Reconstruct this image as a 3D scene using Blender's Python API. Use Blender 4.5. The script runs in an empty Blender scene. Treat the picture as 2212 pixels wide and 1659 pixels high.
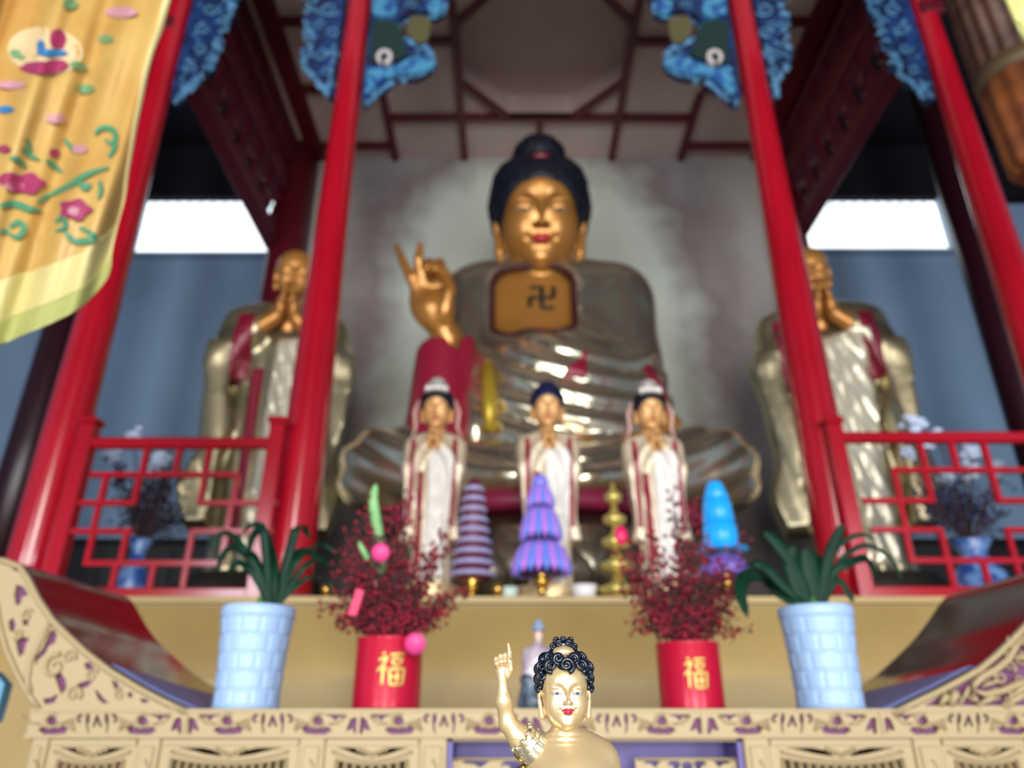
import bpy, math, random
import numpy as np
from math import sin, cos, pi, radians, sqrt, atan2
from mathutils import Vector, Matrix
from mathutils.geometry import tessellate_polygon

# ------------------------------------------------------------ camera
CZ = 1.15
FPX = 1590.0
PITCH = atan2(FPX, 3500.0)
SI, CO = sin(PITCH), cos(PITCH)
sc = bpy.context.scene
cam_d = bpy.data.cameras.new('camera')
cam = bpy.data.objects.new('camera', cam_d)
sc.collection.objects.link(cam)
sc.camera = cam
cam.location = (0, 0, CZ)
cam.rotation_euler = (pi / 2 + PITCH, 0, 0)
cam_d.sensor_width = 36.0
cam_d.lens = 36.0 * FPX / 2212.0
cam_d.clip_start = 0.05
cam_d.clip_end = 100
cam_d.dof.use_dof = True
cam_d.dof.focus_distance = 0.60
cam_d.dof.aperture_fstop = 4.2

# ------------------------------------------------------------ exposure, world, daylight
sc.view_settings.view_transform = 'Standard'
sc.view_settings.look = 'None'
sc.view_settings.gamma = 1
sc.view_settings.use_curve_mapping = False
sc.view_settings.exposure = -0.38
w = bpy.data.worlds.new('sky')
sc.world = w
w.use_nodes = True
w.node_tree.nodes['Background'].inputs[0].default_value = (0.80, 0.90, 1.0, 1)
w.node_tree.nodes['Background'].inputs[1].default_value = 1.0


def area(name, loc, target, sx, sy, power, col):
    l = bpy.data.lights.new(name, 'AREA')
    l.shape = 'RECTANGLE'
    l.size = sx
    l.size_y = sy
    l.energy = power
    l.color = col
    o = bpy.data.objects.new(name, l)
    sc.collection.objects.link(o)
    o.location = loc
    d = Vector(target) - Vector(loc)
    o.rotation_euler = d.to_track_quat('-Z', 'Y').to_euler()
    return o


# daylight through the three open doors of the hall behind the camera
DOORS = ((-4.9, 2.6, 4.6), (0.35, 3.4, 5.6), (5.6, 2.6, 4.6))
area('door_daylight_middle', (0.35, -7.5, 2.85), (0.35, 5, 2.85), 3.4, 5.5, 1320, (1.0, 0.97, 0.92))
area('door_daylight_left', (-4.9, -7.5, 2.35), (-3.0, 5, 2.6), 2.6, 4.5, 640, (0.86, 0.93, 1.0))
area('door_daylight_right', (5.6, -7.5, 2.35), (3.6, 5, 2.6), 2.6, 4.5, 640, (0.86, 0.93, 1.0))


# ------------------------------------------------------------ helpers
def at(px, py, Y):
    """world point at depth Y seen at photo pixel (px, py)"""
    u = (px - 1106.0) / FPX
    v = (829.5 - py) / FPX
    den = CO - v * SI
    return Vector((u * Y / den, Y, CZ + Y * (SI + v * CO) / den))


def at_z(px, py, z):
    """world point at height z seen at photo pixel (px, py)"""
    u = (px - 1106.0) / FPX
    v = (829.5 - py) / FPX
    Y = (z - CZ) * (CO - v * SI) / (SI + v * CO)
    return at(px, py, Y)


def srgb(r, g, b):
    f = lambda c: (c / 255) / 12.92 if c / 255 <= 0.04045 else ((c / 255 + 0.055) / 1.055) ** 2.4
    return (f(r), f(g), f(b))


MATS = {}


def mat(name, col, rough=0.5, metal=0.0, noise=None, bump=None, emit=None, trans=0, coat=0, spec=None, alpha=None, var=None):
    """principled material; noise=(scale, second colour, low, high); bump=(scale, strength)"""
    if name in MATS:
        return MATS[name]
    m = bpy.data.materials.new(name)
    m.use_nodes = True
    nt = m.node_tree
    b = nt.nodes['Principled BSDF']
    b.inputs['Base Color'].default_value = (*col, 1)
    b.inputs['Roughness'].default_value = rough
    b.inputs['Metallic'].default_value = metal
    if coat:
        b.inputs['Coat Weight'].default_value = coat
        b.inputs['Coat Roughness'].default_value = 0.12
    if spec is not None:
        b.inputs['Specular IOR Level'].default_value = spec
    if trans:
        b.inputs['Transmission Weight'].default_value = trans
        b.inputs['IOR'].default_value = 1.45
    if emit:
        b.inputs['Emission Color'].default_value = (*emit[0], 1)
        b.inputs['Emission Strength'].default_value = emit[1]
    tc = nt.nodes.new('ShaderNodeTexCoord')
    if noise:
        n = nt.nodes.new('ShaderNodeTexNoise')
        n.inputs['Scale'].default_value = noise[0]
        n.inputs['Detail'].default_value = 4
        nt.links.new(tc.outputs['Object'], n.inputs['Vector'])
        r = nt.nodes.new('ShaderNodeValToRGB')
        r.color_ramp.elements[0].position = noise[2]
        r.color_ramp.elements[0].color = (*col, 1)
        r.color_ramp.elements[1].position = noise[3]
        r.color_ramp.elements[1].color = (*noise[1], 1)
        nt.links.new(n.outputs['Fac'], r.inputs['Fac'])
        nt.links.new(r.outputs['Color'], b.inputs['Base Color'])
    if bump:
        n2 = nt.nodes.new('ShaderNodeTexNoise')
        n2.inputs['Scale'].default_value = bump[0]
        n2.inputs['Detail'].default_value = 3
        nt.links.new(tc.outputs['Object'], n2.inputs['Vector'])
        bp = nt.nodes.new('ShaderNodeBump')
        bp.inputs['Strength'].default_value = bump[1]
        bp.inputs['Distance'].default_value = bump[2] if len(bump) > 2 else 0.01
        nt.links.new(n2.outputs['Fac'], bp.inputs['Height'])
        nt.links.new(bp.outputs['Normal'], b.inputs['Normal'])
    MATS[name] = m
    return m


class MB:
    def __init__(s):
        s.v = []
        s.f = []
        s.sm = []

    def add(s, vs, fs, smooth=False, M=None):
        o = len(s.v)
        if M is not None:
            vs = [M @ Vector(p) for p in vs]
        s.v += [tuple(p) for p in vs]
        s.f += [tuple(i + o for i in f) for f in fs]
        s.sm += [smooth] * len(fs)
        return s

    def box(s, lo, hi, M=None, bev=0.0):
        x0, y0, z0 = lo
        x1, y1, z1 = hi
        if bev <= 0:
            vs = [(x, y, z) for x in (x0, x1) for y in (y0, y1) for z in (z0, z1)]
            fs = [(0, 1, 3, 2), (4, 6, 7, 5), (0, 4, 5, 1), (2, 3, 7, 6), (0, 2, 6, 4), (1, 5, 7, 3)]
            return s.add(vs, fs, M=M)
        b = min(bev, (x1 - x0) / 2.1, (y1 - y0) / 2.1, (z1 - z0) / 2.1)
        vs = []
        idx = {}
        for i, (x, sx) in enumerate(((x0, 1), (x1, -1))):
            for j, (y, sy) in enumerate(((y0, 1), (y1, -1))):
                for k, (z, sz) in enumerate(((z0, 1), (z1, -1))):
                    for a in range(3):
                        p = [x + sx * b, y + sy * b, z + sz * b]
                        p[a] = (x, y, z)[a]
                        idx[(i, j, k, a)] = len(vs)
                        vs.append(tuple(p))
        I = lambda i, j, k, a: idx[(i, j, k, a)]
        fs = []
        for i in (0, 1):
            fs.append([I(i, 0, 0, 0), I(i, 1, 0, 0), I(i, 1, 1, 0), I(i, 0, 1, 0)][::(1 if i else -1)])
            fs.append([I(0, i, 0, 1), I(1, i, 0, 1), I(1, i, 1, 1), I(0, i, 1, 1)][::(-1 if i else 1)])
            fs.append([I(0, 0, i, 2), I(1, 0, i, 2), I(1, 1, i, 2), I(0, 1, i, 2)][::(1 if i else -1)])
        for i in (0, 1):
            for j in (0, 1):
                fs.append([I(i, j, 0, 0), I(i, j, 1, 0), I(i, j, 1, 1), I(i, j, 0, 1)][::(1 if i != j else -1)])
                fs.append([I(i, 0, j, 0), I(i, 1, j, 0), I(i, 1, j, 2), I(i, 0, j, 2)][::(-1 if i != j else 1)])
                fs.append([I(0, i, j, 1), I(1, i, j, 1), I(1, i, j, 2), I(0, i, j, 2)][::(1 if i != j else -1)])
                for k in (0, 1):
                    fs.append([I(i, j, k, 0), I(i, j, k, 1), I(i, j, k, 2)][::(1 if (i + j + k) % 2 else -1)])
        return s.add(vs, fs, M=M)

    def bar(s, a, b, w_, d_, up=(0, 1, 0)):
        """square bar between two points; w_ across, d_ along 'up'"""
        a = Vector(a)
        b = Vector(b)
        t = (b - a).normalized()
        U = Vector(up)
        U = (U - t * U.dot(t)).normalized()
        S = t.cross(U)
        vs = []
        for p in (a, b):
            for i, j in ((-1, -1), (1, -1), (1, 1), (-1, 1)):
                vs.append(p + S * i * w_ / 2 + U * j * d_ / 2)
        fs = [(0, 1, 2, 3), (7, 6, 5, 4), (0, 4, 5, 1), (1, 5, 6, 2), (2, 6, 7, 3), (3, 7, 4, 0)]
        return s.add(vs, fs)

    def tube(s, pts, r, n=8, caps=True, smooth=True, flat=None):
        pts = [Vector(p) for p in pts]
        rs = r if isinstance(r, (list, tuple)) else [r] * len(pts)
        m = len(pts)
        t0 = (pts[1] - pts[0]).normalized()
        U = Vector((0, 0, 1)) if abs(t0.z) < 0.9 else Vector((1, 0, 0))
        if flat is not None:
            U = Vector(flat[0])
        vs = []
        for i, p in enumerate(pts):
            t = (pts[min(i + 1, m - 1)] - pts[max(i - 1, 0)])
            t = t.normalized() if t.length > 1e-9 else t0
            U = (U - t * U.dot(t))
            U = U.normalized() if U.length > 1e-6 else t.orthogonal().normalized()
            V = t.cross(U)
            fu = flat[1] if flat else 1.0
            for k in range(n):
                a = 2 * pi * k / n
                vs.append(p + (U * cos(a) * fu + V * sin(a)) * rs[i])
        fs = []
        for i in range(m - 1):
            for k in range(n):
                k2 = (k + 1) % n
                fs.append((i * n + k, i * n + k2, (i + 1) * n + k2, (i + 1) * n + k))
        if caps:
            fs.append(tuple(range(n))[::-1])
            fs.append(tuple((m - 1) * n + k for k in range(n)))
        return s.add(vs, fs, smooth)

    def lathe(s, prof, n=32, c=(0, 0, 0), smooth=True, rf=None, M=None):
        """prof: list of (r, z); rf(angle, i) scales the radius"""
        vs = []
        for i, (r, z) in enumerate(prof):
            for k in range(n):
                a = 2 * pi * k / n
                q = r * (rf(a, i) if rf else 1)
                vs.append((c[0] + q * cos(a), c[1] + q * sin(a), c[2] + z))
        fs = []
        for i in range(len(prof) - 1):
            for k in range(n):
                k2 = (k + 1) % n
                fs.append((i * n + k, i * n + k2, (i + 1) * n + k2, (i + 1) * n + k))
        fs.append(tuple(range(n))[::-1])
        fs.append(tuple((len(prof) - 1) * n + k for k in range(n)))
        return s.add(vs, fs, smooth, M)

    def ball(s, c, r, n=12, m=8, M=None):
        rx, ry, rz = r if isinstance(r, (tuple, list)) else (r, r, r)
        vs = [(c[0], c[1], c[2] - rz)]
        for i in range(1, m):
            t = -pi / 2 + pi * i / m
            for k in range(n):
                a = 2 * pi * k / n
                vs.append((c[0] + rx * cos(t) * cos(a), c[1] + ry * cos(t) * sin(a), c[2] + rz * sin(t)))
        vs.append((c[0], c[1], c[2] + rz))
        fs = [(0, 1 + (k + 1) % n, 1 + k) for k in range(n)]
        for i in range(m - 2):
            for k in range(n):
                k2 = (k + 1) % n
                fs.append((1 + i * n + k, 1 + i * n + k2, 1 + (i + 1) * n + k2, 1 + (i + 1) * n + k))
        L = len(vs) - 1
        b = 1 + (m - 2) * n
        fs += [(b + k, b + (k + 1) % n, L) for k in range(n)]
        return s.add(vs, fs, True, M)

    def plate(s, outer, holes=(), y0=0.0, y1=0.02, M=None):
        """polygon (x,z) with holes, extruded along y"""
        polys = [[Vector((p[0], p[1], 0)) for p in outer]] + [[Vector((p[0], p[1], 0)) for p in h] for h in holes]
        flat = [p for q in polys for p in q]
        tris = tessellate_polygon(polys)
        n = len(flat)
        vs = [(p.x, y0, p.y) for p in flat] + [(p.x, y1, p.y) for p in flat]
        fs = []
        for t in tris:
            a, b, c = (flat[i] for i in t)
            cr = (b - a).cross(c - a).z
            t = tuple(t) if cr > 0 else tuple(t)[::-1]
            fs.append(t)
            fs.append(tuple(i + n for i in t)[::-1])
        o = 0
        for q in polys:
            k = len(q)
            for i in range(k):
                j = (i + 1) % k
                fs.append((o + i, o + j, n + o + j, n + o + i))
            o += k
        return s.add(vs, fs, M=M)

    def grid(s, fn, nu, nv, smooth=True, closed_u=False):
        vs = [fn(i / (nu - (0 if closed_u else 1)), j / (nv - 1)) for j in range(nv) for i in range(nu)]
        fs = []
        for j in range(nv - 1):
            for i in range(nu if closed_u else nu - 1):
                i2 = (i + 1) % nu
                fs.append((j * nu + i, j * nu + i2, (j + 1) * nu + i2, (j + 1) * nu + i))
        return s.add(vs, fs, smooth)

    def build(s, name, m, parent=None, loc=None, solid=0, sub=0, recalc=False):
        """link as ONE mesh object; coordinates are world, moved to the thing's origin"""
        me = bpy.data.meshes.new(name)
        off = Vector(parent['_o']) if parent is not None and '_o' in parent else Vector(loc or (0, 0, 0))
        me.from_pydata([tuple(Vector(p) - off) for p in s.v], [], s.f)
        me.polygons.foreach_set('use_smooth', s.sm)
        me.update()
        if recalc:
            import bmesh
            bm = bmesh.new()
            bm.from_mesh(me)
            bmesh.ops.recalc_face_normals(bm, faces=bm.faces)
            bm.to_mesh(me)
            bm.free()
        return link(name, me, m, parent, off if parent is None else None, solid, sub)


def link(name, me, m, parent=None, loc=None, solid=0, sub=0):
    o = bpy.data.objects.new(name, me)
    sc.collection.objects.link(o)
    me.materials.append(m)
    if parent is not None:
        o.parent = parent
        if '_o' in parent:
            o['_o'] = list(parent['_o'])
    elif loc is not None:
        o.location = loc
        o['_o'] = list(loc)
    if solid:
        md = o.modifiers.new('thickness', 'SOLIDIFY')
        md.thickness = solid
        md.offset = 0
    if sub:
        md = o.modifiers.new('smooth', 'SUBSURF')
        md.levels = sub
        md.render_levels = sub
    return o


def thing(name, label, cat, loc, group=None):
    o = bpy.data.objects.new(name, None)
    sc.collection.objects.link(o)
    o.empty_display_size = 0.05
    o.location = loc
    o['_o'] = list(loc)
    return tag(o, label, cat, group)


def tag(o, label, cat, group=None, kind=None):
    o['label'] = label
    o['category'] = cat
    if group:
        o['group'] = group
    if kind:
        o['kind'] = kind
    return o


def structure(o):
    o['kind'] = 'structure'
    return o


def dup(root, loc, label, rotz=None):
    """copy of a thing with its parts and sub-parts"""
    def cp(o, par):
        c = o.copy()
        sc.collection.objects.link(c)
        c.parent = par
        if par is not None:
            c.matrix_parent_inverse = o.matrix_parent_inverse.copy()
        for ch in list(o.children):
            cp(ch, c)
        return c
    r = cp(root, None)
    r.location = loc
    r['label'] = label
    r['_o'] = list(loc)
    if rotz is not None:
        r.rotation_euler.z = rotz
    return r


# ------------------------------------------------------------ implicit surfaces
def surface_net(fn, lo, hi, h):
    lo = np.array(lo, float)
    hi = np.array(hi, float)
    n = np.maximum(np.ceil((hi - lo) / h).astype(int) + 1, 4)
    xs = (lo[0] + h * np.arange(n[0])).astype(np.float32)
    ys = (lo[1] + h * np.arange(n[1])).astype(np.float32)
    zs = (lo[2] + h * np.arange(n[2])).astype(np.float32)
    V = np.empty(tuple(n), np.float32)
    step = max(1, int(400000 // (n[1] * n[2])))
    for i in range(0, n[0], step):
        X, Y, Z = np.meshgrid(xs[i:i + step], ys, zs, indexing='ij')
        V[i:i + step] = fn(X, Y, Z)
    V[0] = V[-1] = 1e3 * h
    V[:, 0] = V[:, -1] = 1e3 * h
    V[:, :, 0] = V[:, :, -1] = 1e3 * h
    V = np.minimum(V, 2 * h)
    S = V < 0
    cell = tuple(n - 1)
    cs = [(i, j, k) for i in (0, 1) for j in (0, 1) for k in (0, 1)]
    sl = lambda A, c: A[c[0]:c[0] + cell[0], c[1]:c[1] + cell[1], c[2]:c[2] + cell[2]]
    cnt = np.zeros(cell, np.int8)
    for c in cs:
        cnt += sl(S, c)
    act = (cnt > 0) & (cnt < 8)
    idx = np.argwhere(act)
    ids = -np.ones(cell, np.int64)
    ids[act] = np.arange(len(idx))
    P = np.zeros((len(idx), 3))
    C = np.zeros(len(idx))
    for a in cs:
        for ax in range(3):
            if a[ax]:
                continue
            b = list(a)
            b[ax] = 1
            va = V[idx[:, 0] + a[0], idx[:, 1] + a[1], idx[:, 2] + a[2]]
            vb = V[idx[:, 0] + b[0], idx[:, 1] + b[1], idx[:, 2] + b[2]]
            cr = (va < 0) != (vb < 0)
            t = np.where(cr, va / np.where(cr, va - vb, 1), 0)
            q = np.tile(np.array(a, float), (len(idx), 1))
            q[:, ax] += t
            P += q * cr[:, None]
            C += cr
    P = (P / C[:, None] + idx) * h + lo
    quads = []
    for ax in range(3):
        b, c = (ax + 1) % 3, (ax + 2) % 3
        s0 = [slice(1, n[i] - 1) for i in range(3)]
        s0[ax] = slice(0, n[ax] - 1)
        s1 = list(s0)
        s1[ax] = slice(1, n[ax])
        A, B = S[tuple(s0)], S[tuple(s1)]
        e = np.argwhere(A != B)
        if not len(e):
            continue
        fl = A[tuple(e.T)]
        e = e + np.array([0 if i == ax else 1 for i in range(3)])
        q = []
        for db, dc in ((0, 0), (-1, 0), (-1, -1), (0, -1)):
            w_ = e.copy()
            w_[:, b] += db
            w_[:, c] += dc
            q.append(ids[w_[:, 0], w_[:, 1], w_[:, 2]])
        q = np.stack(q, 1)
        q[~fl] = q[~fl][:, ::-1]
        quads.append(q)
    F = np.concatenate(quads) if quads else np.zeros((0, 4), int)
    return P, F[(F >= 0).all(1)]


def sdf(name, fields, m, parent=None, loc=None):
    """fields: list of (fn, lo, hi, cell) joined in one mesh object"""
    vs, fs, o = [], [], 0
    for fn, lo, hi, h in fields:
        P, F = surface_net(fn, lo, hi, h)
        vs.append(P)
        fs.append(F + o)
        o += len(P)
    P = np.concatenate(vs)
    F = np.concatenate(fs)
    off = np.array(parent['_o']) if parent is not None else np.array(loc or (0, 0, 0))
    P = P - off
    me = bpy.data.meshes.new(name)
    me.vertices.add(len(P))
    me.vertices.foreach_set('co', P.astype(np.float32).ravel())
    me.loops.add(4 * len(F))
    me.loops.foreach_set('vertex_index', F.astype(np.int32).ravel())
    me.polygons.add(len(F))
    me.polygons.foreach_set('loop_start', np.arange(0, 4 * len(F), 4, dtype=np.int32))
    me.polygons.foreach_set('use_smooth', np.ones(len(F), bool))
    me.update(calc_edges=True)
    me.validate()
    return link(name, me, m, parent, tuple(off) if parent is None else None)


def smin(a, b, k):
    h = np.maximum(k - np.abs(a - b), 0) / k
    return np.minimum(a, b) - h * h * k * 0.25


def smax(a, b, k):
    return -smin(-a, -b, k)


def ell(X, Y, Z, c, r, rot=None):
    x, y, z = X - c[0], Y - c[1], Z - c[2]
    if rot is not None:
        R = np.array(rot.to_matrix() if hasattr(rot, 'to_matrix') else rot)
        x, y, z = (R[0][0] * x + R[1][0] * y + R[2][0] * z, R[0][1] * x + R[1][1] * y + R[2][1] * z, R[0][2] * x + R[1][2] * y + R[2][2] * z)
    k0 = np.sqrt((x / r[0]) ** 2 + (y / r[1]) ** 2 + (z / r[2]) ** 2) + 1e-9
    k1 = np.sqrt((x / r[0] ** 2) ** 2 + (y / r[1] ** 2) ** 2 + (z / r[2] ** 2) ** 2) + 1e-9
    return k0 * (k0 - 1) / k1


def cone(X, Y, Z, a, b, ra, rb, sy=1.0):
    """capsule with two radii"""
    ax, ay, az = a
    bx, by, bz = b[0] - ax, b[1] - ay, b[2] - az
    x, y, z = X - ax, Y - ay, Z - az
    t = np.clip((x * bx + y * by + z * bz) / (bx * bx + by * by + bz * bz + 1e-12), 0, 1)
    return np.sqrt((x - t * bx) ** 2 + ((y - t * by) / sy) ** 2 + (z - t * bz) ** 2) - (ra + (rb - ra) * t)


def chain(X, Y, Z, pts, rs, k=0.0):
    d = None
    for i in range(len(pts) - 1):
        e = cone(X, Y, Z, pts[i], pts[i + 1], rs[i], rs[i + 1])
        d = e if d is None else (smin(d, e, k) if k else np.minimum(d, e))
    return d


def bx(X, Y, Z, c, s, r=0.0):
    qx, qy, qz = np.abs(X - c[0]) - s[0] + r, np.abs(Y - c[1]) - s[1] + r, np.abs(Z - c[2]) - s[2] + r
    return np.sqrt(np.maximum(qx, 0) ** 2 + np.maximum(qy, 0) ** 2 + np.maximum(qz, 0) ** 2) + np.minimum(np.maximum(qx, np.maximum(qy, qz)), 0) - r
# ------------------------------------------------------------ materials of the hall
RED = mat('red_lacquer', srgb(178, 16, 38), 0.2, coat=0.5, noise=(1.5, srgb(160, 12, 30), 0.35, 0.7))
DARKRED = mat('dark_red_paint', srgb(92, 16, 30), 0.4)
GREYWALL = mat('grey_plaster', srgb(168, 168, 166), 0.9, noise=(0.9, srgb(150, 148, 146), 0.4, 0.65))
BLUEWALL = mat('blue_grey_wall', srgb(132, 158, 188), 0.8, noise=(0.7, srgb(122, 146, 174), 0.35, 0.7))
BLACKWOOD = mat('black_wood', srgb(26, 24, 30), 0.9, spec=0.1)  # near-black base colour for the roof and the band above the windows
CEILP = mat('ceiling_panel_paint', srgb(206, 182, 176), 0.8, noise=(0.8, srgb(186, 162, 158), 0.35, 0.7))
OCHRE = mat('ochre_gold_lacquer', srgb(186, 160, 104), 0.5, noise=(1.3, srgb(170, 142, 90), 0.35, 0.7))
FLOORM = mat('floor_tile', srgb(165, 155, 145), 0.5, noise=(3, srgb(145, 136, 128), 0.4, 0.6))

AX = 0.32                       # the hall's middle axis
# ---- shell
structure(MB().box((-9, -7.4, -0.1), (9.6, 10.2, 0)).build('floor', FLOORM))
structure(MB().box((-9, 9.9, 0), (9.6, 10.2, 10)).build('wall_back', BLUEWALL))
structure(MB().box((-9.2, -7.4, 0), (-9, 10.2, 10)).build('wall_left', BLUEWALL))
structure(MB().box((9.6, -7.4, 0), (9.8, 10.2, 10)).build('wall_right', BLUEWALL))
structure(MB().box((-9.2, -7.4, 10), (9.8, 10.2, 10.2)).build('ceiling', BLACKWOOD))

# front wall with its three open doorways
fwm = MB()
xs_ = [-9.0]
for cx_, w_, h_ in DOORS:
    fwm.box((xs_[-1], -7.4, 0), (cx_ - w_ / 2, -7.2, 10))
    fwm.box((cx_ - w_ / 2, -7.4, h_), (cx_ + w_ / 2, -7.2, 10))
    xs_.append(cx_ + w_ / 2)
fwm.box((xs_[-1], -7.4, 0), (9.6, -7.2, 10))
structure(fwm.build('wall_front', mat('front_wall_wood', srgb(110, 70, 60), 0.7)))

# dark timber wall band above the windows
ztop = at(400, 437, 9.85).z
zbot = at(400, 552, 9.85).z
b = MB()
b.box((-9, 9.70, ztop), (9.6, 9.89, 10))
structure(b.build('trim_1', BLACKWOOD))

# ---- windows
PANE = mat('daylit_window_pane', (0.9, 0.95, 1.0), 0.4, emit=((0.93, 0.98, 1.0), 2.2))
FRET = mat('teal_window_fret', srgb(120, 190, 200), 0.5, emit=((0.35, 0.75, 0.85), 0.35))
for n, (pa, pb) in enumerate(((288, 640), (1700, 2056))):
    x0 = at(pa, 552, 9.8).x
    x1 = at(pb, 552, 9.8).x
    dz = 0.0 if n == 0 else 0.07
    z0, z1 = zbot + dz, ztop + dz * 0
    t = thing('window_%d' % (n + 1), 'x', 'x', ((x0 + x1) / 2, 9.8, z0))
    del t['label']
    del t['category']
    structure(t)
    MB().box((x0, 9.84, z0), (x1, 9.88, z1)).build('window_pane', PANE, t)
    f = MB()
    f.box((x0 - 0.06, 9.74, z0 - 0.05), (x1 + 0.06, 9.89, z0))
    f.box((x0 - 0.06, 9.74, z0), (x0, 9.89, z1))
    f.box((x1, 9.74, z0), (x1 + 0.06, 9.89, z1))
    f.build('window_frame', mat('window_frame_grey', srgb(150, 170, 190), 0.6), t)
    g = MB()
    k = 0
    x = x0 + 0.1
    while x < x1 - 0.1:
        pts = [(x + 0.07 * (j / 10) * cos(j * 0.75), 9.82, z1 - 0.09 + 0.07 * (j / 10) * sin(j * 0.75)) for j in range(11)]
        g.tube(pts, 0.012, 5)
        x += 0.19
    g.build('carved_fret', FRET, t)

zp_a = at(1100, 1291, 3.7).z + .0005
# ---- alcove behind the big statue: grey wall, coffered ceiling
YW = 7.5
ZC = at(1165, 340, YW).z
xl, xr = AX - 3.1, AX + 3.1
# grey plaster with a paler round patch and darker water stains around it
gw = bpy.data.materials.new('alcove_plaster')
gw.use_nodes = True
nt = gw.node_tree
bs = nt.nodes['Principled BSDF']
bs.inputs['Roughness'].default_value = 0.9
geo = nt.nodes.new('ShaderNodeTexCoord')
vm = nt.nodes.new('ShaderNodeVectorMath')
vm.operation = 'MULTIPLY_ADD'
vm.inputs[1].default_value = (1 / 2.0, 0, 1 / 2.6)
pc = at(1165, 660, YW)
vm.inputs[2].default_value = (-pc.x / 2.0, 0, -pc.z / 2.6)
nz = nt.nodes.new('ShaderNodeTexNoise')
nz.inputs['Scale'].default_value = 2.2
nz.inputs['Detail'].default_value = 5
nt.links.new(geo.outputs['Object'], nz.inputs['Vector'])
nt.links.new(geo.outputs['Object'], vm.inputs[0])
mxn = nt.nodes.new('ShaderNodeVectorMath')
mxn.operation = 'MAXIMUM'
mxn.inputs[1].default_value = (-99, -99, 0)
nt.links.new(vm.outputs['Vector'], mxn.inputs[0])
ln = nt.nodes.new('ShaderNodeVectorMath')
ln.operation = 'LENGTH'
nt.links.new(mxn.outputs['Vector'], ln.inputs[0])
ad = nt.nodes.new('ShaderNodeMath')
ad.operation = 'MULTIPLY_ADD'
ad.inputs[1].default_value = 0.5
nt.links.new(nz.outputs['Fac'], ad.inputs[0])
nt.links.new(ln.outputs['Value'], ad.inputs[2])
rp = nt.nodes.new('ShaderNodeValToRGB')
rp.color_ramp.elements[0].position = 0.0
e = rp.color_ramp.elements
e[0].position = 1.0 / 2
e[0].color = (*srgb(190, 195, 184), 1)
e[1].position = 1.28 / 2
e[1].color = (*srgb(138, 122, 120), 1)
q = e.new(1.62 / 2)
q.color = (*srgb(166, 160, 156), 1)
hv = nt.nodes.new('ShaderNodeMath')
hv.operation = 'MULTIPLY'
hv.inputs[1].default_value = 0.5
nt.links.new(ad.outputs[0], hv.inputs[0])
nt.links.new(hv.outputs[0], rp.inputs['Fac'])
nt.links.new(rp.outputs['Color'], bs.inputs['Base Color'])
structure(MB().box((xl + 0.2, YW, zp_a), (xr - 0.2, YW + 0.12, ZC + 0.5)).build('wall_alcove', gw))

# platform (two tiers of ochre boards)
zp = at(1100, 1291, 3.7).z
zs = at(1100, 1456, 3.55).z
p = MB()
p.box((-6.5, 3.9, zs - 0.02), (7.2, 9.6, zp))
zq = zp - .04
cv_ = [(3.70 + .17 * sin(a * pi / 16), zq + (zs - .02 - zq) * a / 8) for a in range(9)]
p.grid(lambda u, v: (-6.5 + 13.7 * u, cv_[int(round(v * 8))][0], cv_[int(round(v * 8))][1]), 2, 9)
p.box((-6.5, 3.7, zq - .001), (7.2, 3.95, zp - .001))
p.box((-6.5, 3.66, zp - 0.03), (7.2, 3.7, zp))
plat = thing('shrine_platform', 'long ochre two-tier platform carrying the columns, railings and statues', 'platform', (AX, 6.5, 0))
p.build('upper_tier', OCHRE, plat)
MB().box((-6.5, 3.55, 0.001), (7.2, 9.6, zs - 0.02)).build('lower_tier', OCHRE, plat)

# coffered ceiling
oc = at(1165, 100, 1)
# octagon: back edge seen at y=250, apothem .93
Yb = (ZC - CZ) * (CO - ((829.5 - 250) / FPX) * SI) / (SI + ((829.5 - 250) / FPX) * CO)
ap = 0.93
OC = Vector((AX + 0.02, Yb - ap, ZC))
R8 = ap / cos(pi / 8)
octo = [(OC.x + R8 * cos(pi / 8 + i * pi / 4), OC.y + R8 * sin(pi / 8 + i * pi / 4)) for i in range(8)]
cb = MB()
rot = Matrix(((1, 0, 0, 0), (0, 0, 1, 0), (0, 1, 0, 0), (0, 0, 0, 1)))
cb.plate([(xl, 2.6), (xr, 2.6), (xr, YW + 0.1), (xl, YW + 0.1)], [octo[::-1]], ZC, ZC + 0.05, M=rot)
# well of the octagon
for i in range(8):
    a, c = octo[i], octo[(i + 1) % 8]
    cb.add([(a[0], a[1], ZC), (c[0], c[1], ZC), (c[0], c[1], ZC + 0.35), (a[0], a[1], ZC + 0.35)], [(0, 1, 2, 3)])
cb.add([(x, y, ZC + 0.35) for x, y in octo], [tuple(range(8))])
structure(cb.build('ceiling_alcove', CEILP, recalc=False))
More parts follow.
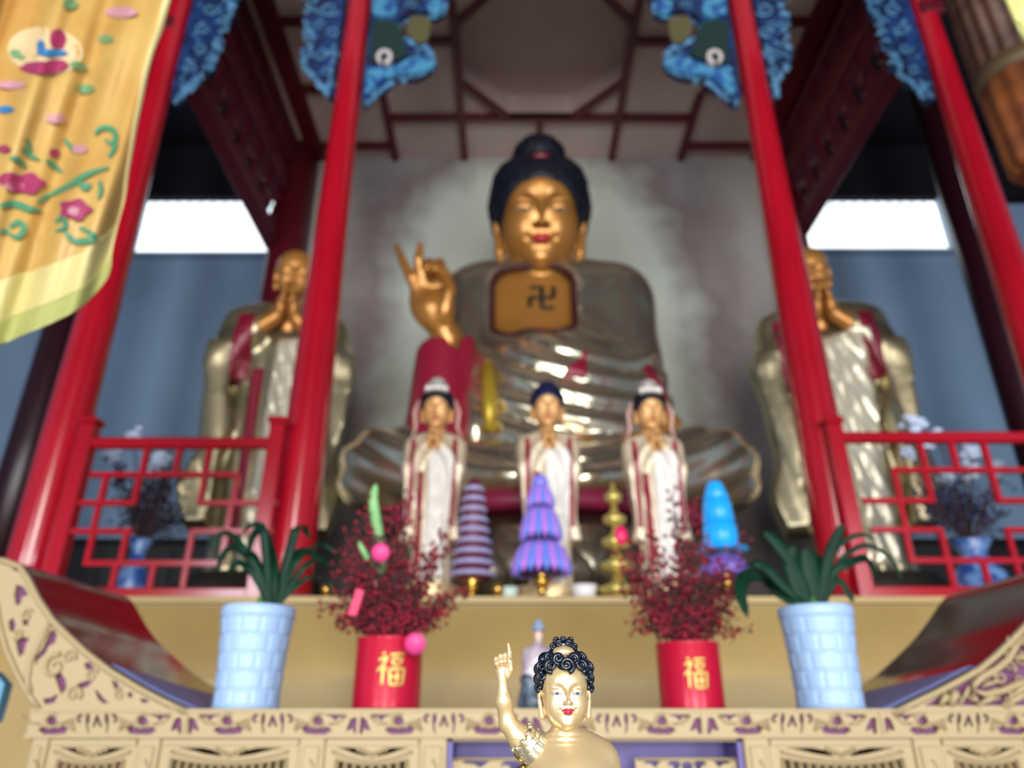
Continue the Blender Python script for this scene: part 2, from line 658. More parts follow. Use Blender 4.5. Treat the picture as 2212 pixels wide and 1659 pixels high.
# lattice battens
gb = MB()
wd = 0.075
zb = ZC - 0.03
nbat = [0]
def batten(x0, y0, x1, y1, w_=wd):
    nbat[0] += 1
    j = .0017 * nbat[0]
    gb.bar((x0, y0, zb), (x1, y1, zb), w_, 0.06 + j * .5, up=(0, 0, 1))
for i in range(8):
    a, c = octo[i], octo[(i + 1) % 8]
    batten(a[0], a[1], c[0], c[1])
cx = [AX - 2.85, AX - 1.78, AX - 0.93, AX + 0.97, AX + 1.82, AX + 2.9]
for x in (AX - 0.93, AX + 0.97):
    batten(x, 2.6, x, YW)
batten(AX + 0.02, Yb, AX + 0.02, YW)
for s in (-1, 1):
    xa = AX + 0.02 + s * 0.95
    xb = AX + 0.02 + s * 1.85
    xc = AX + 0.02 + s * 2.85
    y110 = Yb - 1.1
    batten(AX + 0.02, Yb, xb, Yb)
    batten(xb, Yb - 0.35, xb, YW)
    batten(xa, y110, xb, y110)
    batten(xb, y110 - 0.9, xb, y110 - 0.1)
    batten(xb, YW - 0.25, xc, YW - 0.25)
    batten(xb, Yb - 0.45, xc, Yb - 0.45)
    batten(xb, Yb - 1.35, xc, Yb - 1.35)
    batten(xa, Yb - 2.2, xc, Yb - 2.2)
    batten(xc, 2.6, xc, YW, 0.2)
structure(gb.build('trim_2', DARKRED))

# side beams with openwork fretwork, front to back over the outer columns
for s in (-1, 1):
    xb = -2.83 if s < 0 else 3.45
    z0 = at(439 if s < 0 else 1942, 203 if s < 0 else 159, 4.9 if s < 0 else 4.85).z
    t = thing('openwork_beam', '%s dark red openwork tie beam running back from the outer column to the rear column' % ('left' if s < 0 else 'right'), 'beam', (xb, 4.3, z0))
    b = MB()
    b.box((xb - 0.09, 4.2, z0), (xb + 0.09, 7.5, z0 + 0.14), bev=0.01)
    b.build('lower_rail', DARKRED, t)
    b = MB()
    b.box((xb - 0.11, 4.2, z0 + 0.72), (xb + 0.11, 7.5, z0 + 0.98), bev=0.01)
    b.box((xb - 0.14, 4.2, z0 + 1.2), (xb + 0.14, 7.5, ZC), bev=0.01)
    b.build('upper_rail', DARKRED, t)
    b = MB()
    for k in range(9):
        y = 4.35 + k * 0.38
        b.bar((xb, y, z0 + 0.14), (xb, y + 0.2, z0 + 0.72), 0.05, 0.04, up=(1, 0, 0))
        pts = [(xb, y + 0.2 + 0.12 * cos(a * 0.7), z0 + 0.43 + 0.14 * sin(a * 0.7)) for a in range(10)]
        b.tube(pts, 0.022, 6)
        b.bar((xb, y + 0.3, z0 + 0.14), (xb, y + 0.16, z0 + 0.44), 0.04, 0.04, up=(1, 0, 0))
        b.bar((xb, y, z0 + 0.98), (xb, y, z0 + 1.2), 0.05, 0.05, up=(1, 0, 0))
    b.build('fretwork', DARKRED, t)
    lr = MB()
    lr.tube([(xb - s * 0.1, 7.15, z0 - 0.12), (xb - s * 0.1, 7.15, z0 + 0.05)], 0.06, 10)

# ---- columns
def column(px0, label, dark=False, Y=4.3, pyb=None):
    p0 = at(px0, 0, Y)
    x = p0.x
    prof = []
    zbase = zp
    for py, wpx in ((1330, 106), (1200, 104), (1000, 98), (860, 91), (557, 76), (219, 56), (0, 46), (-260, 34)):
        q = at(px0, py, Y)
        v = (829.5 - py) / FPX
        prof.append((0.5 * wpx / FPX * Y / 0.9184 * (1.0), q.z))
    # measured widths are already in image pixels: undo the perspective per height
    prof = []
    for py, wpx in ((1200, 100), (1000, 94), (860, 88), (557, 72), (219, 55), (0, 46), (-200, 38)):
        v = (829.5 - py) / FPX
        den = CO - v * SI
        prof.append((0.5 * wpx / FPX * Y / den, at(px0, py, Y).z))
    z0 = zbase
    prof = [(prof[0][0] * 1.06, z0 + 0.001)] + prof
    t = thing('red_column', label, 'column', (x, Y, z0))
    MB().lathe([(r, z) for r, z in prof], 40, (x, Y, 0)).build('shaft', RED, t)
    r0 = prof[0][0]
    MB().lathe([(r0 * 1.25, z0), (r0 * 1.32, z0 + 0.03), (r0 * 1.25, z0 + 0.07), (r0 * 1.02, z0 + 0.1)], 40, (x, Y, 0)).build('base_ring', mat('stone_base', srgb(150, 60, 70), 0.5), t)
    return x
XL = column(777, 'glossy red column left of the big seated statue, standing by the railing')
XR = column(1597, 'glossy red column right of the big seated statue, standing by the railing')
XLL = column(393, 'outermost red column on the left, half hidden by the yellow banner')
XRR = column(1987, 'outermost red column on the right, beside the brown hanging cloth')
for x, w_ in ((at(98, 850, 7.0).x, 'left'), (at(2088, 480, 7.0).x, 'right')):
    c = MB()
    c.lathe([(0.21, zp), (0.20, zp + 2), (0.17, 9.98)], 32, (x, 7.0, 0))
    o = c.build('dark_column', mat('dark_purple_red_column', srgb(46, 14, 24), 0.35), loc=(x, 7.0, zp))
    tag(o, 'dark column far %s in front of the blue-grey wall, beside the outermost red column' % w_, 'column')
for s, x in ((-1, AX - 3.02), (1, AX + 3.02)):
    c = MB()
    c.lathe([(0.25, zp), (0.24, zp + 2), (0.22, ZC + 0.2)], 32, (x, YW - 0.1, 0))
    o = c.build('rear_column', DARKRED, loc=(x, YW - 0.1, zp))
    tag(o, 'dark red rear column behind the %s standing monk statue' % ('left' if s < 0 else 'right'), 'column')
# ------------------------------------------------------------ railings in the side bays
YR = 4.12
def railing(side):
    L = side == 'left'
    if L:
        tx0, tx1 = 168, 612
        bars = [((317, 969), (310, 1026)), ((388, 969), (381, 1026)), ((451, 969), (436, 1087)), ((196, 1026), (517, 1026)),
                ((233, 1026), (216, 1087)), ((304, 1026), (289, 1087)), ((517, 1026), (503, 1087)), ((165, 1087), (290, 1087)),
                ((436, 1087), (600, 1087)), ((148, 1148), (287, 1148)), ((415, 1148), (590, 1148)), ((205, 1148), (186, 1217)),
                ((274, 1148), (262, 1217)), ((186, 1217), (482, 1217)), ((415, 1148), (395, 1281)), ((254, 1217), (238, 1281)),
                ((331, 1217), (324, 1281)), ((489, 1148), (480, 1217)), ((216, 1087), (201, 1148)), ((503, 1087), (489, 1148))]
        y_top, y_bot = 958, 1283
        posts = ((176, 905), (592, 905))
    else:
        tx0, tx1 = 1835, 2330
        bars = [((1985, 955), (1999, 1016)), ((2056, 955), (2064, 1016)), ((2127, 955), (2152, 1082)), ((1928, 1016), (2290, 1016)),
                ((1928, 1016), (1946, 1082)), ((1997, 1016), (2013, 1082)), ((1862, 1082), (2013, 1082)), ((2152, 1082), (2290, 1082)),
                ((1882, 1145), (2030, 1145)), ((2174, 1145), (2290, 1145)), ((1955, 1145), (1968, 1211)), ((2030, 1145), (2047, 1211)),
                ((1968, 1211), (2300, 1211)), ((2047, 1211), (2063, 1276)), ((2124, 1211), (2137, 1276)), ((2174, 1145), (2212, 1276)),
                ((1946, 1082), (1955, 1145)), ((2240, 1016), (2262, 1082)), ((2262, 1082), (2275, 1145))]
        y_top, y_bot = 946, 1280
        posts = ((1812, 905), (2290, 900))
    a = at(tx0, y_top, YR)
    t = thing('railing', 'red fretwork railing with square lattice in the %s bay' % ('left' if L else 'right'), 'railing', (at((tx0 + tx1) / 2, y_top, YR).x, YR, zp))
    x0, x1 = at(posts[0][0], 1000, YR).x, at(posts[1][0], 1000, YR).x
    zt_, zb_ = at(0, y_top, YR).z, at(0, y_bot, YR).z
    MB().box((x0, YR - 0.03, zt_ - 0.033), (x1, YR + 0.03, zt_ + 0.033), bev=0.012).build('top_rail', RED, t)
    MB().box((x0, YR - 0.03, zb_ - 0.045), (x1, YR + 0.03, zb_ + 0.03), bev=0.008).build('bottom_rail', RED, t)
    b = MB()
    for ib, (p, q) in enumerate(bars):
        P, Q = at(*p, YR), at(*q, YR)
        if abs(p[1] - q[1]) > 3:
            P.x = Q.x = (P.x + Q.x) / 2
            P.z += 0.012 if P.z < zt_ - 0.05 else 0
            Q.z -= 0.012
        b.bar(P, Q, 0.03, 0.032 - 0.0006 * ib)
    b.build('lattice', RED, t)
    for i, (px, py) in enumerate(posts):
        X = at(px, 1000, YR).x
        m = MB()
        zt2 = at(px, py, YR).z
        m.box((X - 0.045, YR - 0.045, zp), (X + 0.045, YR + 0.045, zt2 - 0.04), bev=0.008)
        m.box((X - 0.06, YR - 0.06, zt2 - 0.04), (X + 0.06, YR + 0.06, zt2), bev=0.012)
        m.build('post', RED, t)
railing('left')
railing('right')

# ------------------------------------------------------------ altar table with upturned carved ends
YA = 2.0
YB = 2.62
GOLDC = mat('gold_carving_paint', srgb(168, 148, 110), 0.5, metal=0.1, bump=(90, 0.25, 0.004))
GOLDP = mat('gold_plain_paint', srgb(158, 138, 96), 0.55, metal=0.1)
PURPLE = mat('purple_ground', srgb(104, 48, 92), 0.6)
VIOLET = mat('violet_board', srgb(104, 92, 158), 0.5)
DARKIN = mat('dark_cabinet_inside', srgb(60, 44, 24), 0.8)
LACQ = mat('wine_lacquer_top', srgb(46, 12, 18), 0.13, coat=0.6, spec=0.7)
zt = at(1100, 1532, YA).z
altar = thing('altar_table', 'long gold carved altar table with purple ground and upturned ends', 'altar table', (AX, 2.3, 0))


def px2(pts, Y=YA):
    return [(at(a, c, Y).x, at(a, c, Y).z) for a, c in pts]


XE0, XE1 = at(62, 1560, YA).x, at(2262, 1560, YA).x
# top board
b = MB()
b.box((XE0 + 0.25, YA + 0.02, zt - 0.05), (XE1 - 0.25, YB, zt - 0.004))
b.build('table_top', LACQ, altar)
zf = at(1100, 1592, YA).z


def motif(cx, k=1.15):
    """holes of one frieze unit, mirror symmetric about cx (photo pixels)"""
    H = []
    def both(pts):
        mx_ = sum(p[0] for p in pts) / len(pts)
        my_ = sum(p[1] for p in pts) / len(pts)
        q = [(mx_ + (x - mx_) * k, min(1586.5, max(1541.5, my_ + (y - my_) * k))) for x, y in pts]
        H.append([(cx + x, y) for x, y in q])
        H.append([(cx - x, y) for x, y in q][::-1])
    H.append([(cx - 11, 1570), (cx - 3, 1545), (cx + 3, 1545), (cx + 11, 1570), (cx + 5, 1570), (cx, 1558), (cx - 5, 1570)])
    both([(17, 1544), (23, 1543), (25, 1556), (22, 1578), (18, 1582), (20, 1566), (16, 1556)])
    both([(31, 1545), (38, 1543), (44, 1549), (43, 1558), (37, 1561), (33, 1558), (38, 1555), (38, 1550), (33, 1550)])
    both([(66, 1572), (74, 1566), (84, 1572), (100, 1574), (116, 1570), (124, 1577), (112, 1585), (88, 1585), (72, 1583)])
    both([(98 + 10 * cos(a * pi / 4), 1557 + 9.5 * sin(a * pi / 4)) for a in range(8)])
    both([(112, 1544), (156, 1544), (150, 1550), (143, 1549), (136, 1557), (129, 1549)])
    both([(160, 1577), (168, 1556), (176, 1551), (181, 1555), (182, 1583), (176, 1583), (172, 1573), (166, 1577)])
    return H


holes = []
for c in (210, 589, 959, 1332, 1711, 2092):
    for h in motif(c):
        if min(p[0] for p in h) > 70 and max(p[0] for p in h) < 2255:
            holes.append(px2(h))
outer = [(XE0, zf), (XE1, zf), (XE1, zt), (XE0, zt)]
b = MB()
b.plate(outer, holes, YA, YA + 0.012)
b.box((XE0, YA - 0.006, zt - 0.006), (XE1, YA + 0.013, zt + 0.001))
b.box((XE0, YA - 0.006, zf - 0.002), (XE1, YA + 0.01, zf + 0.005))
for c in (400, 775, 1145, 1519, 1905):
    X = at(c, 1560, YA).x
    b.box((X - 0.004, YA - 0.004, zf), (X + 0.004, YA + 0.002, zt - 0.004))
# raised fans and rings of the carving
for c in (210, 589, 959, 1332, 1711, 2092):
    for s in (-1, 1):
        P = at(c + s * 98, 1557, YA)
        b.tube([(P.x + 0.0175 * cos(a * pi / 5 + 1), YA - 0.001, P.z + 0.0155 * sin(a * pi / 5 + 1)) for a in range(9)], 0.0032, 5)
        for j in range(5):
            A_, B_ = at(c + s * (48 + 3 * j), 1580 - 2 * j, YA), at(c + s * (52 + 7 * j), 1550 + 3 * j, YA)
            b.tube([(A_.x, YA - 0.001, A_.z), (B_.x, YA - 0.001, B_.z)], 0.0024, 4)
        A_, B_ = at(c + s * 122, 1564, YA), at(c + s * 160, 1546, YA)
        b.tube([(A_.x, YA - 0.001, A_.z), ((A_.x + B_.x) / 2, YA - 0.002, A_.z + 0.001), (B_.x, YA - 0.001, B_.z)], 0.0036, 5)
b.build('carved_frieze', GOLDC, altar)
MB().box((XE0 + 0.01, YA + 0.014, zf + 0.002), (XE1 - 0.01, YA + 0.02, zt - 0.008)).build('frieze_ground', PURPLE, altar)

# upturned ends
LC = [(405, 1533), (345, 1505), (300, 1481), (240, 1445), (190, 1407), (150, 1370), (115, 1335), (85, 1291), (62, 1245), (45, 1220), (15, 1208), (-30, 1200), (-60, 1212)]
LO = [(-60, 1212), (-45, 1260), (-8, 1300), (2, 1360), (15, 1405), (35, 1450), (62, 1500), (85, 1532)]
RC = [(1928, 1536), (1990, 1505), (2030, 1486), (2070, 1465), (2115, 1440), (2150, 1411), (2190, 1372), (2225, 1335), (2262, 1285), (2290, 1240), (2310, 1215), (2345, 1200), (2380, 1205)]
RO = [(2380, 1205), (2385, 1250), (2345, 1290), (2330, 1340), (2310, 1400), (2285, 1450), (2262, 1500), (2245, 1532)]
LH = [[(22, 1222), (38, 1224), (44, 1236), (30, 1232)], [(35, 1262), (52, 1268), (62, 1285), (48, 1290), (44, 1305), (34, 1308), (30, 1285)],
      [(18, 1342), (28, 1334), (34, 1350), (30, 1366), (20, 1362)], [(48, 1340), (60, 1338), (62, 1350), (50, 1352)],
      [(34, 1385), (50, 1376), (64, 1378), (56, 1392), (52, 1410), (42, 1420), (36, 1402)],
      [(106, 1366), (116, 1358), (124, 1372), (118, 1390), (106, 1395), (98, 1412), (84, 1424), (76, 1440), (76, 1420), (92, 1400)],
      [(116, 1456), (130, 1452), (142, 1468), (144, 1488), (132, 1500), (124, 1480)],
      [(92, 1510), (112, 1506), (126, 1498), (118, 1518), (98, 1522)],
      [(165, 1478), (188, 1470), (200, 1474), (186, 1486), (172, 1486)], [(204, 1488), (214, 1496), (226, 1510), (236, 1518), (222, 1520), (210, 1508)],
      [(182, 1432), (194, 1430), (206, 1444), (196, 1450), (184, 1444)], [(240, 1468), (254, 1474), (258, 1484), (248, 1490), (244, 1480)],
      [(276, 1494), (288, 1498), (284, 1508), (276, 1506)], [(302, 1508), (318, 1510), (322, 1518), (306, 1518)]]
RH = [[(1996, 1525), (2030, 1503), (2070, 1482), (2112, 1459), (2148, 1430), (2188, 1392), (2218, 1362), (2246, 1372), (2262, 1430), (2252, 1485), (2236, 1524)],
      [(2236, 1352), (2262, 1330), (2268, 1362), (2250, 1362)], [(2280, 1290), (2300, 1262), (2306, 1300), (2290, 1322)]]
for nm, C_, O_, H_ in (('left', LC, LO, LH), ('right', RC, RO, RH)):
    def inset(pts, d):
        return pts
    b = MB()
    oz = px2(C_) + px2(O_)[1:]
    b.plate(oz, [px2(h) for h in H_], YA, YA + 0.012)
    # raised rim along the top edge
    cpts = px2(C_)
    b.tube([(x, YA - 0.002, z - 0.006) for x, z in cpts], 0.0085, 6)
    b.tube([(x, YA - 0.002, z) for x, z in px2(O_)], 0.007, 6)
    sx = 1 if nm == 'left' else -1
    rb = [(110, 1345), (84, 1392), (66, 1430), (60, 1470), (66, 1498)] if nm == 'left' else [(2205, 1380), (2240, 1400), (2262, 1440), (2262, 1480)]
    b.tube([(at(*p, YA).x, YA - 0.002, at(*p, YA).z) for p in rb], 0.007, 6)
    rnd = random.Random(4 + len(nm))
    sw = ([(120, 1440, 26), (160, 1500, 18), (60, 1330, 14), (40, 1370, 12), (200, 1460, 14), (260, 1500, 12), (150, 1420, 16)] if nm == 'left' else
          [(2100, 1505, 10), (2160, 1462, 14), (2195, 1500, 20), (2180, 1440, 13), (2150, 1500, 13), (2205, 1425, 12), (2230, 1390, 14), (2130, 1470, 10), (2176, 1515, 14), (2068, 1512, 10), (2200, 1470, 10)])
    for (qx, qy, r) in sw:
        P = at(qx, qy, YA)
        a0 = rnd.uniform(0, 6)
        k = r * 0.00117
        b.tube([(P.x + k * (1 - j / 16) * cos(a0 + j * 0.6), YA - 0.004, P.z + k * (1 - j / 16) * sin(a0 + j * 0.6)) for j in range(15)],
               [k * 0.22 * (1 - j / 22) for j in range(15)], 6)
    if nm == 'right':
        # curling dragon body in relief
        dr = [(2212, 1372), (2190, 1400), (2176, 1425), (2150, 1446), (2120, 1462), (2100, 1480), (2098, 1492), (2125, 1500), (2165, 1492), (2200, 1476), (2230, 1470), (2250, 1440)]
        b.tube([(at(*p, YA).x, YA - 0.004, at(*p, YA).z) for p in dr], [0.004, 0.008, 0.009, 0.009, 0.009, 0.008, 0.007, 0.008, 0.009, 0.009, 0.008, 0.004], 8)
        for (qx, qy) in ((2158, 1441), (2146, 1458), (2104, 1510)):
            P = at(qx, qy, YA)
            b.ball((P.x, YA - 0.004, P.z), 0.008, 10, 6)
        for (ax_, ay_, bx_, by_, wv) in ((2030, 1524, 2046, 1500, .010), (2052, 1524, 2062, 1490, .012), (2075, 1520, 2092, 1480, .006), (2110, 1524, 2160, 1510, .008), (2170, 1524, 2230, 1500, .010), (2180, 1505, 2240, 1478, .008), (2120, 1484, 2170, 1478, .005), (2190, 1420, 2240, 1440, .008), (2215, 1395, 2255, 1420, .008)):
            P, Q = at(ax_, ay_, YA), at(bx_, by_, YA)
            M_ = P.lerp(Q, .5) + Vector((.008, 0, .01))
            b.tube([(P.x, YA - .001, P.z), (M_.x, YA - .005, M_.z), (Q.x, YA - .002, Q.z)], [wv * .6, wv, wv * .3], 8)
        for j in range(22):
            t_ = j / 22
            P = at(2170 + 60 * t_, 1400 + 20 * sin(j * 1.9), YA)
            Q = at(2170 + 60 * t_ + 8 * cos(j * 2.3), 1400 + 20 * sin(j * 1.9) - 14, YA)
            b.tube([(P.x, YA - 0.002, P.z), (Q.x, YA - 0.006, Q.z)], [0.004, 0.001], 5)
    b.build('carved_end', GOLDC, altar)
    g = MB()
    g.plate([(x, z) for x, z in oz], [], YA + 0.013, YA + 0.02)
    g.build('end_ground', PURPLE, altar)
    # curved lacquered board behind the carving
    pts = px2(C_)
    pts2 = [pts[0]]
    for i in range(len(pts) - 1):
        for k in range(1, 5):
            t_ = k / 4
            p0, p1, p2, p3 = (pts[max(i - 1, 0)], pts[i], pts[i + 1], pts[min(i + 2, len(pts) - 1)])
            pts2.append(tuple(0.5 * ((2 * p1[j]) + (-p0[j] + p2[j]) * t_ + (2 * p0[j] - 5 * p1[j] + 4 * p2[j] - p3[j]) * t_ ** 2 + (-p0[j] + 3 * p1[j] - 3 * p2[j] + p3[j]) * t_ ** 3) for j in range(2)))
    s = MB()
    n = len(pts2)
    nv = [(x, y, z - dz) for dz in (0.001, 0.03) for x, z in pts2 for y in (YA + 0.02, YB)]
    fs = []
    for i in range(n - 1):
        fs.append((2 * i, 2 * i + 2, 2 * i + 3, 2 * i + 1))
        fs.append((2 * n + 2 * i, 2 * n + 2 * i + 1, 2 * n + 2 * i + 3, 2 * n + 2 * i + 2))
        fs.append((2 * i, 2 * n + 2 * i, 2 * n + 2 * i + 2, 2 * i + 2))
        fs.append((2 * i + 1, 2 * i + 3, 2 * n + 2 * i + 3, 2 * n + 2 * i + 1))
    s.add(nv, fs, True)
    o = s.build('upturned_board', LACQ, altar, recalc=True)
    md = o.modifiers.new('es', 'EDGE_SPLIT')
    md.split_angle = radians(50)
    # blue-violet sheet standing in for a reflection in the lacquer, running up the curve
    cl = MB()
    if nm == 'left':
        def lim(v):
            return 13 - 9.5 * v
    else:
        def lim(v):
            return 16 - 11.5 * v
    nu_, nv_ = 24, 14
    vs = []
    for j in range(nv_):
        v = j / (nv_ - 1)
        y = YA + 0.03 + v * (YB - YA - 0.06)
        for i in range(nu_):
            u = i / (nu_ - 1)
            q = u * lim(v)
            if q < 0:
                x, z = pts2[0][0] + (-q * 0.06 if nm == 'left' else q * 0.06), zt
            else:
                i0 = min(int(q), n - 2)
                f = q - i0
                x = pts2[i0][0] * (1 - f) + pts2[i0 + 1][0] * f
                z = pts2[i0][1] * (1 - f) + pts2[i0 + 1][1] * f
            vs.append((x, y, z + 0.004))
    fs = [(j * nu_ + i, j * nu_ + i + 1, (j + 1) * nu_ + i + 1, (j + 1) * nu_ + i) for j in range(nv_ - 1) for i in range(nu_ - 1)]
    cl.add(vs, fs, True)
    o = cl.build('reflection_sheet', mat('blue_violet_reflection', srgb(112, 118, 168), 0.5), loc=(pts[0][0], 2.3, zt), solid=0.003)
    tag(o, 'added blue-violet sheet imitating a reflection on the %s end of the altar top and running up its curve' % nm, 'cloth', 'imitated reflections on the altar ends')
    if nm == 'right':
        P = at(2111, 1447, YA + 0.03)
        m = MB()
        m.box((P.x - 0.017, YA + 0.021, P.z - 0.012), (P.x + 0.014, YA + 0.06, P.z + 0.008), bev=0.003)
        o = m.build('clip', mat('bright_blue_patch', srgb(20, 110, 215), 0.4), loc=(P.x, YA + 0.04, P.z))  # bright blue block for the brighter edge of the imitated reflection
        tag(o, 'small bright blue edge patch on the rim of the right upturned altar end', 'clip')

# carved door panels under the frieze
ZL = 0.30
stiles = [(62, 98), (292, 342), (644, 700), (905, 965), (1610, 1665), (1978, 2040), (2225, 2262)]
for i, (a, c) in enumerate(stiles):
    xa, xb = at(a, 1625, YA).x, at(c, 1625, YA).x
    b = MB()
    b.box((xa, YA + 0.003, 0.1), (xb, YA + 0.05, zf), bev=0.003)
    b.box((xa + 0.012, YA - 0.002, zf - 0.2), (xb - 0.012, YA + 0.004, zf - 0.02), bev=0.002)
    cxm = (xa + xb) / 2
    b.tube([(cxm + 0.010 * sin(j * 1.1), YA - 0.003, zf - 0.05 - 0.012 * j) for j in range(10)], 0.003, 5)
    b.build('stile', GOLDC, altar)
spans = [(98, 292), (342, 644), (700, 905), (1665, 1978), (2040, 2225)]
for i, (a, c) in enumerate(spans):
    xa, xb = at(a, 1625, YA).x, at(c, 1625, YA).x
    m_ = (xa + xb) / 2
    W = (xb - xa) / 2
    fr = 0.03
    H = []
    zt1 = zf - 0.024
    # two crescent slits above the swag
    for s_ in (-1, 1):
        q = [(m_ + s_ * W * 0.10, zt1 - 0.020), (m_ + s_ * W * 0.35, zt1 - 0.014), (m_ + s_ * W * 0.62, zt1 - 0.004), (m_ + s_ * W * 0.78, zt1 + 0.0),
             (m_ + s_ * W * 0.40, zt1 + 0.0), (m_ + s_ * W * 0.2, zt1 - 0.006)]
        H.append(q if s_ > 0 else q[::-1])
    # comb of long petals
    nt_ = max(6, int((2 * W - 2 * fr) / 0.0195))
    st = (2 * W - 2 * fr) / nt_
    for k in range(nt_):
        x = xa + fr + (k + 0.5) * st
        u = (x - m_) / W
        top = zt1 - 0.036 + 0.022 * u * u
        w2 = st * 0.24
        H.append([(x - w2, top - 0.13), (x + w2, top - 0.13), (x + w2, top - 0.004), (x, top), (x - w2, top - 0.004)])
    # large openwork lower down, outside the photo
    H.append([(xa + fr, 0.4), (xb - fr, 0.4), (xb - fr, zf - 0.26), (xa + fr, zf - 0.26)])
    b = MB()
    b.plate([(xa, 0.3), (xb, 0.3), (xb, zf - 0.004), (xa, zf - 0.004)], H, YA + 0.012, YA + 0.026)
    b.box((xa + 0.004, YA + 0.004, zf - 0.018), (xb - 0.004, YA + 0.014, zf - 0.006))
    # swag rim
    b.tube([(m_ + u * W * 0.85, YA + 0.009, zt1 - 0.030 + 0.022 * u * u) for u in [j / 8 - 1 for j in range(17)]], 0.004, 6)
    for k in range(7):
        b.ball((m_ + (k - 3) * 0.011, YA + 0.008, zt1 - 0.004 - 0.004 * (3 - abs(k - 3))), 0.006, 8, 5)
    for k in range(nt_ + 1):
        x = xa + fr + k * st
        u = (x - m_) / W
        top = zt1 - 0.036 + 0.022 * u * u
        b.tube([(x, YA + 0.010, top), (x, YA + 0.004, top - 0.05), (x, YA + 0.012, top - 0.125)], [0.0045, 0.0055, 0.003], 6)
    b.build('carved_panel', GOLDC, altar)
MB().box((XE0 + 0.03, YA + 0.12, 0.1), (at(965, 1625, YA).x, YA + 0.13, zf - 0.01)).build('panel_backing', DARKIN, altar)
MB().box((at(1610, 1625, YA).x, YA + 0.12, 0.1), (XE1 - 0.03, YA + 0.13, zf - 0.01)).build('panel_backing', DARKIN, altar)
# middle niche
xa, xb = at(965, 1625, YA).x, at(1610, 1625, YA).x
b = MB()
b.box((xa, YA + 0.16, 0.1), (xb, YA + 0.17, zf))
b.box((xa, YA + 0.02, 0.1), (xa + 0.012, YA + 0.17, zf))
b.box((xb - 0.012, YA + 0.02, 0.1), (xb, YA + 0.17, zf))
b.build('niche_lining', VIOLET, altar)
for (a, c) in ((968, 1336), (1372, 1594)):
    q0, q1 = at(a, 1637, YA + 0.05), at(c, 1637, YA + 0.05)
    H = []
    m_ = (q0.x + q1.x) / 2
    W = (q1.x - q0.x) / 2
    z = q0.z
    for s_ in (-1, 1):
        for pts in ([(0.12, -0.012), (0.2, -0.006), (0.34, -0.008), (0.4, -0.018), (0.3, -0.016), (0.24, -0.03), (0.16, -0.024)],
                    [(0.5, -0.006), (0.8, -0.006), (0.84, -0.012), (0.7, -0.014), (0.62, -0.022), (0.56, -0.014)],
                    [(0.45, -0.035), (0.62, -0.03), (0.8, -0.036), (0.78, -0.055), (0.6, -0.06), (0.5, -0.05)]):
            q = [(m_ + s_ * W * x, z + dz) for x, dz in pts]
            H.append(q)
    H.append([(m_ - 0.012, z - 0.03), (m_ + 0.012, z - 0.03), (m_ + 0.014, z - 0.012), (m_, z - 0.008), (m_ - 0.014, z - 0.012)])
    b = MB()
    b.plate([(q0.x, z - 0.35), (q1.x, z - 0.35), (q1.x, z), (q0.x, z)], H, YA + 0.05, YA + 0.065)
    b.tube([(q0.x + 0.004, YA + 0.048, z - 0.003), (q1.x - 0.004, YA + 0.048, z - 0.003)], 0.004, 6)
    b.build('niche_board', GOLDC, altar)
# sides and feet
b = MB()
b.box((XE0, YA + 0.04, 0.1), (XE0 + 0.03, YB, zf))
b.box((XE1 - 0.03, YA + 0.04, 0.1), (XE1, YB, zf))
b.box((XE0, YB - 0.02, 0.1), (XE1, YB, zt - 0.05))
b.box((XE0, YA + 0.02, zf - 0.01), (XE1, YB, zf))
b.build('carcass', GOLDP, altar)
b = MB()
b.box((XE0 - 0.01, YA - 0.01, 0.001), (XE1 + 0.01, YB + 0.01, 0.1), bev=0.01)
b.build('plinth', GOLDP, altar)

# ------------------------------------------------------------ flower pots
zpot = zt + 0.001
YP = 2.107
SKY = mat('pale_blue_ceramic', srgb(158, 188, 226), 0.45, coat=0.1)


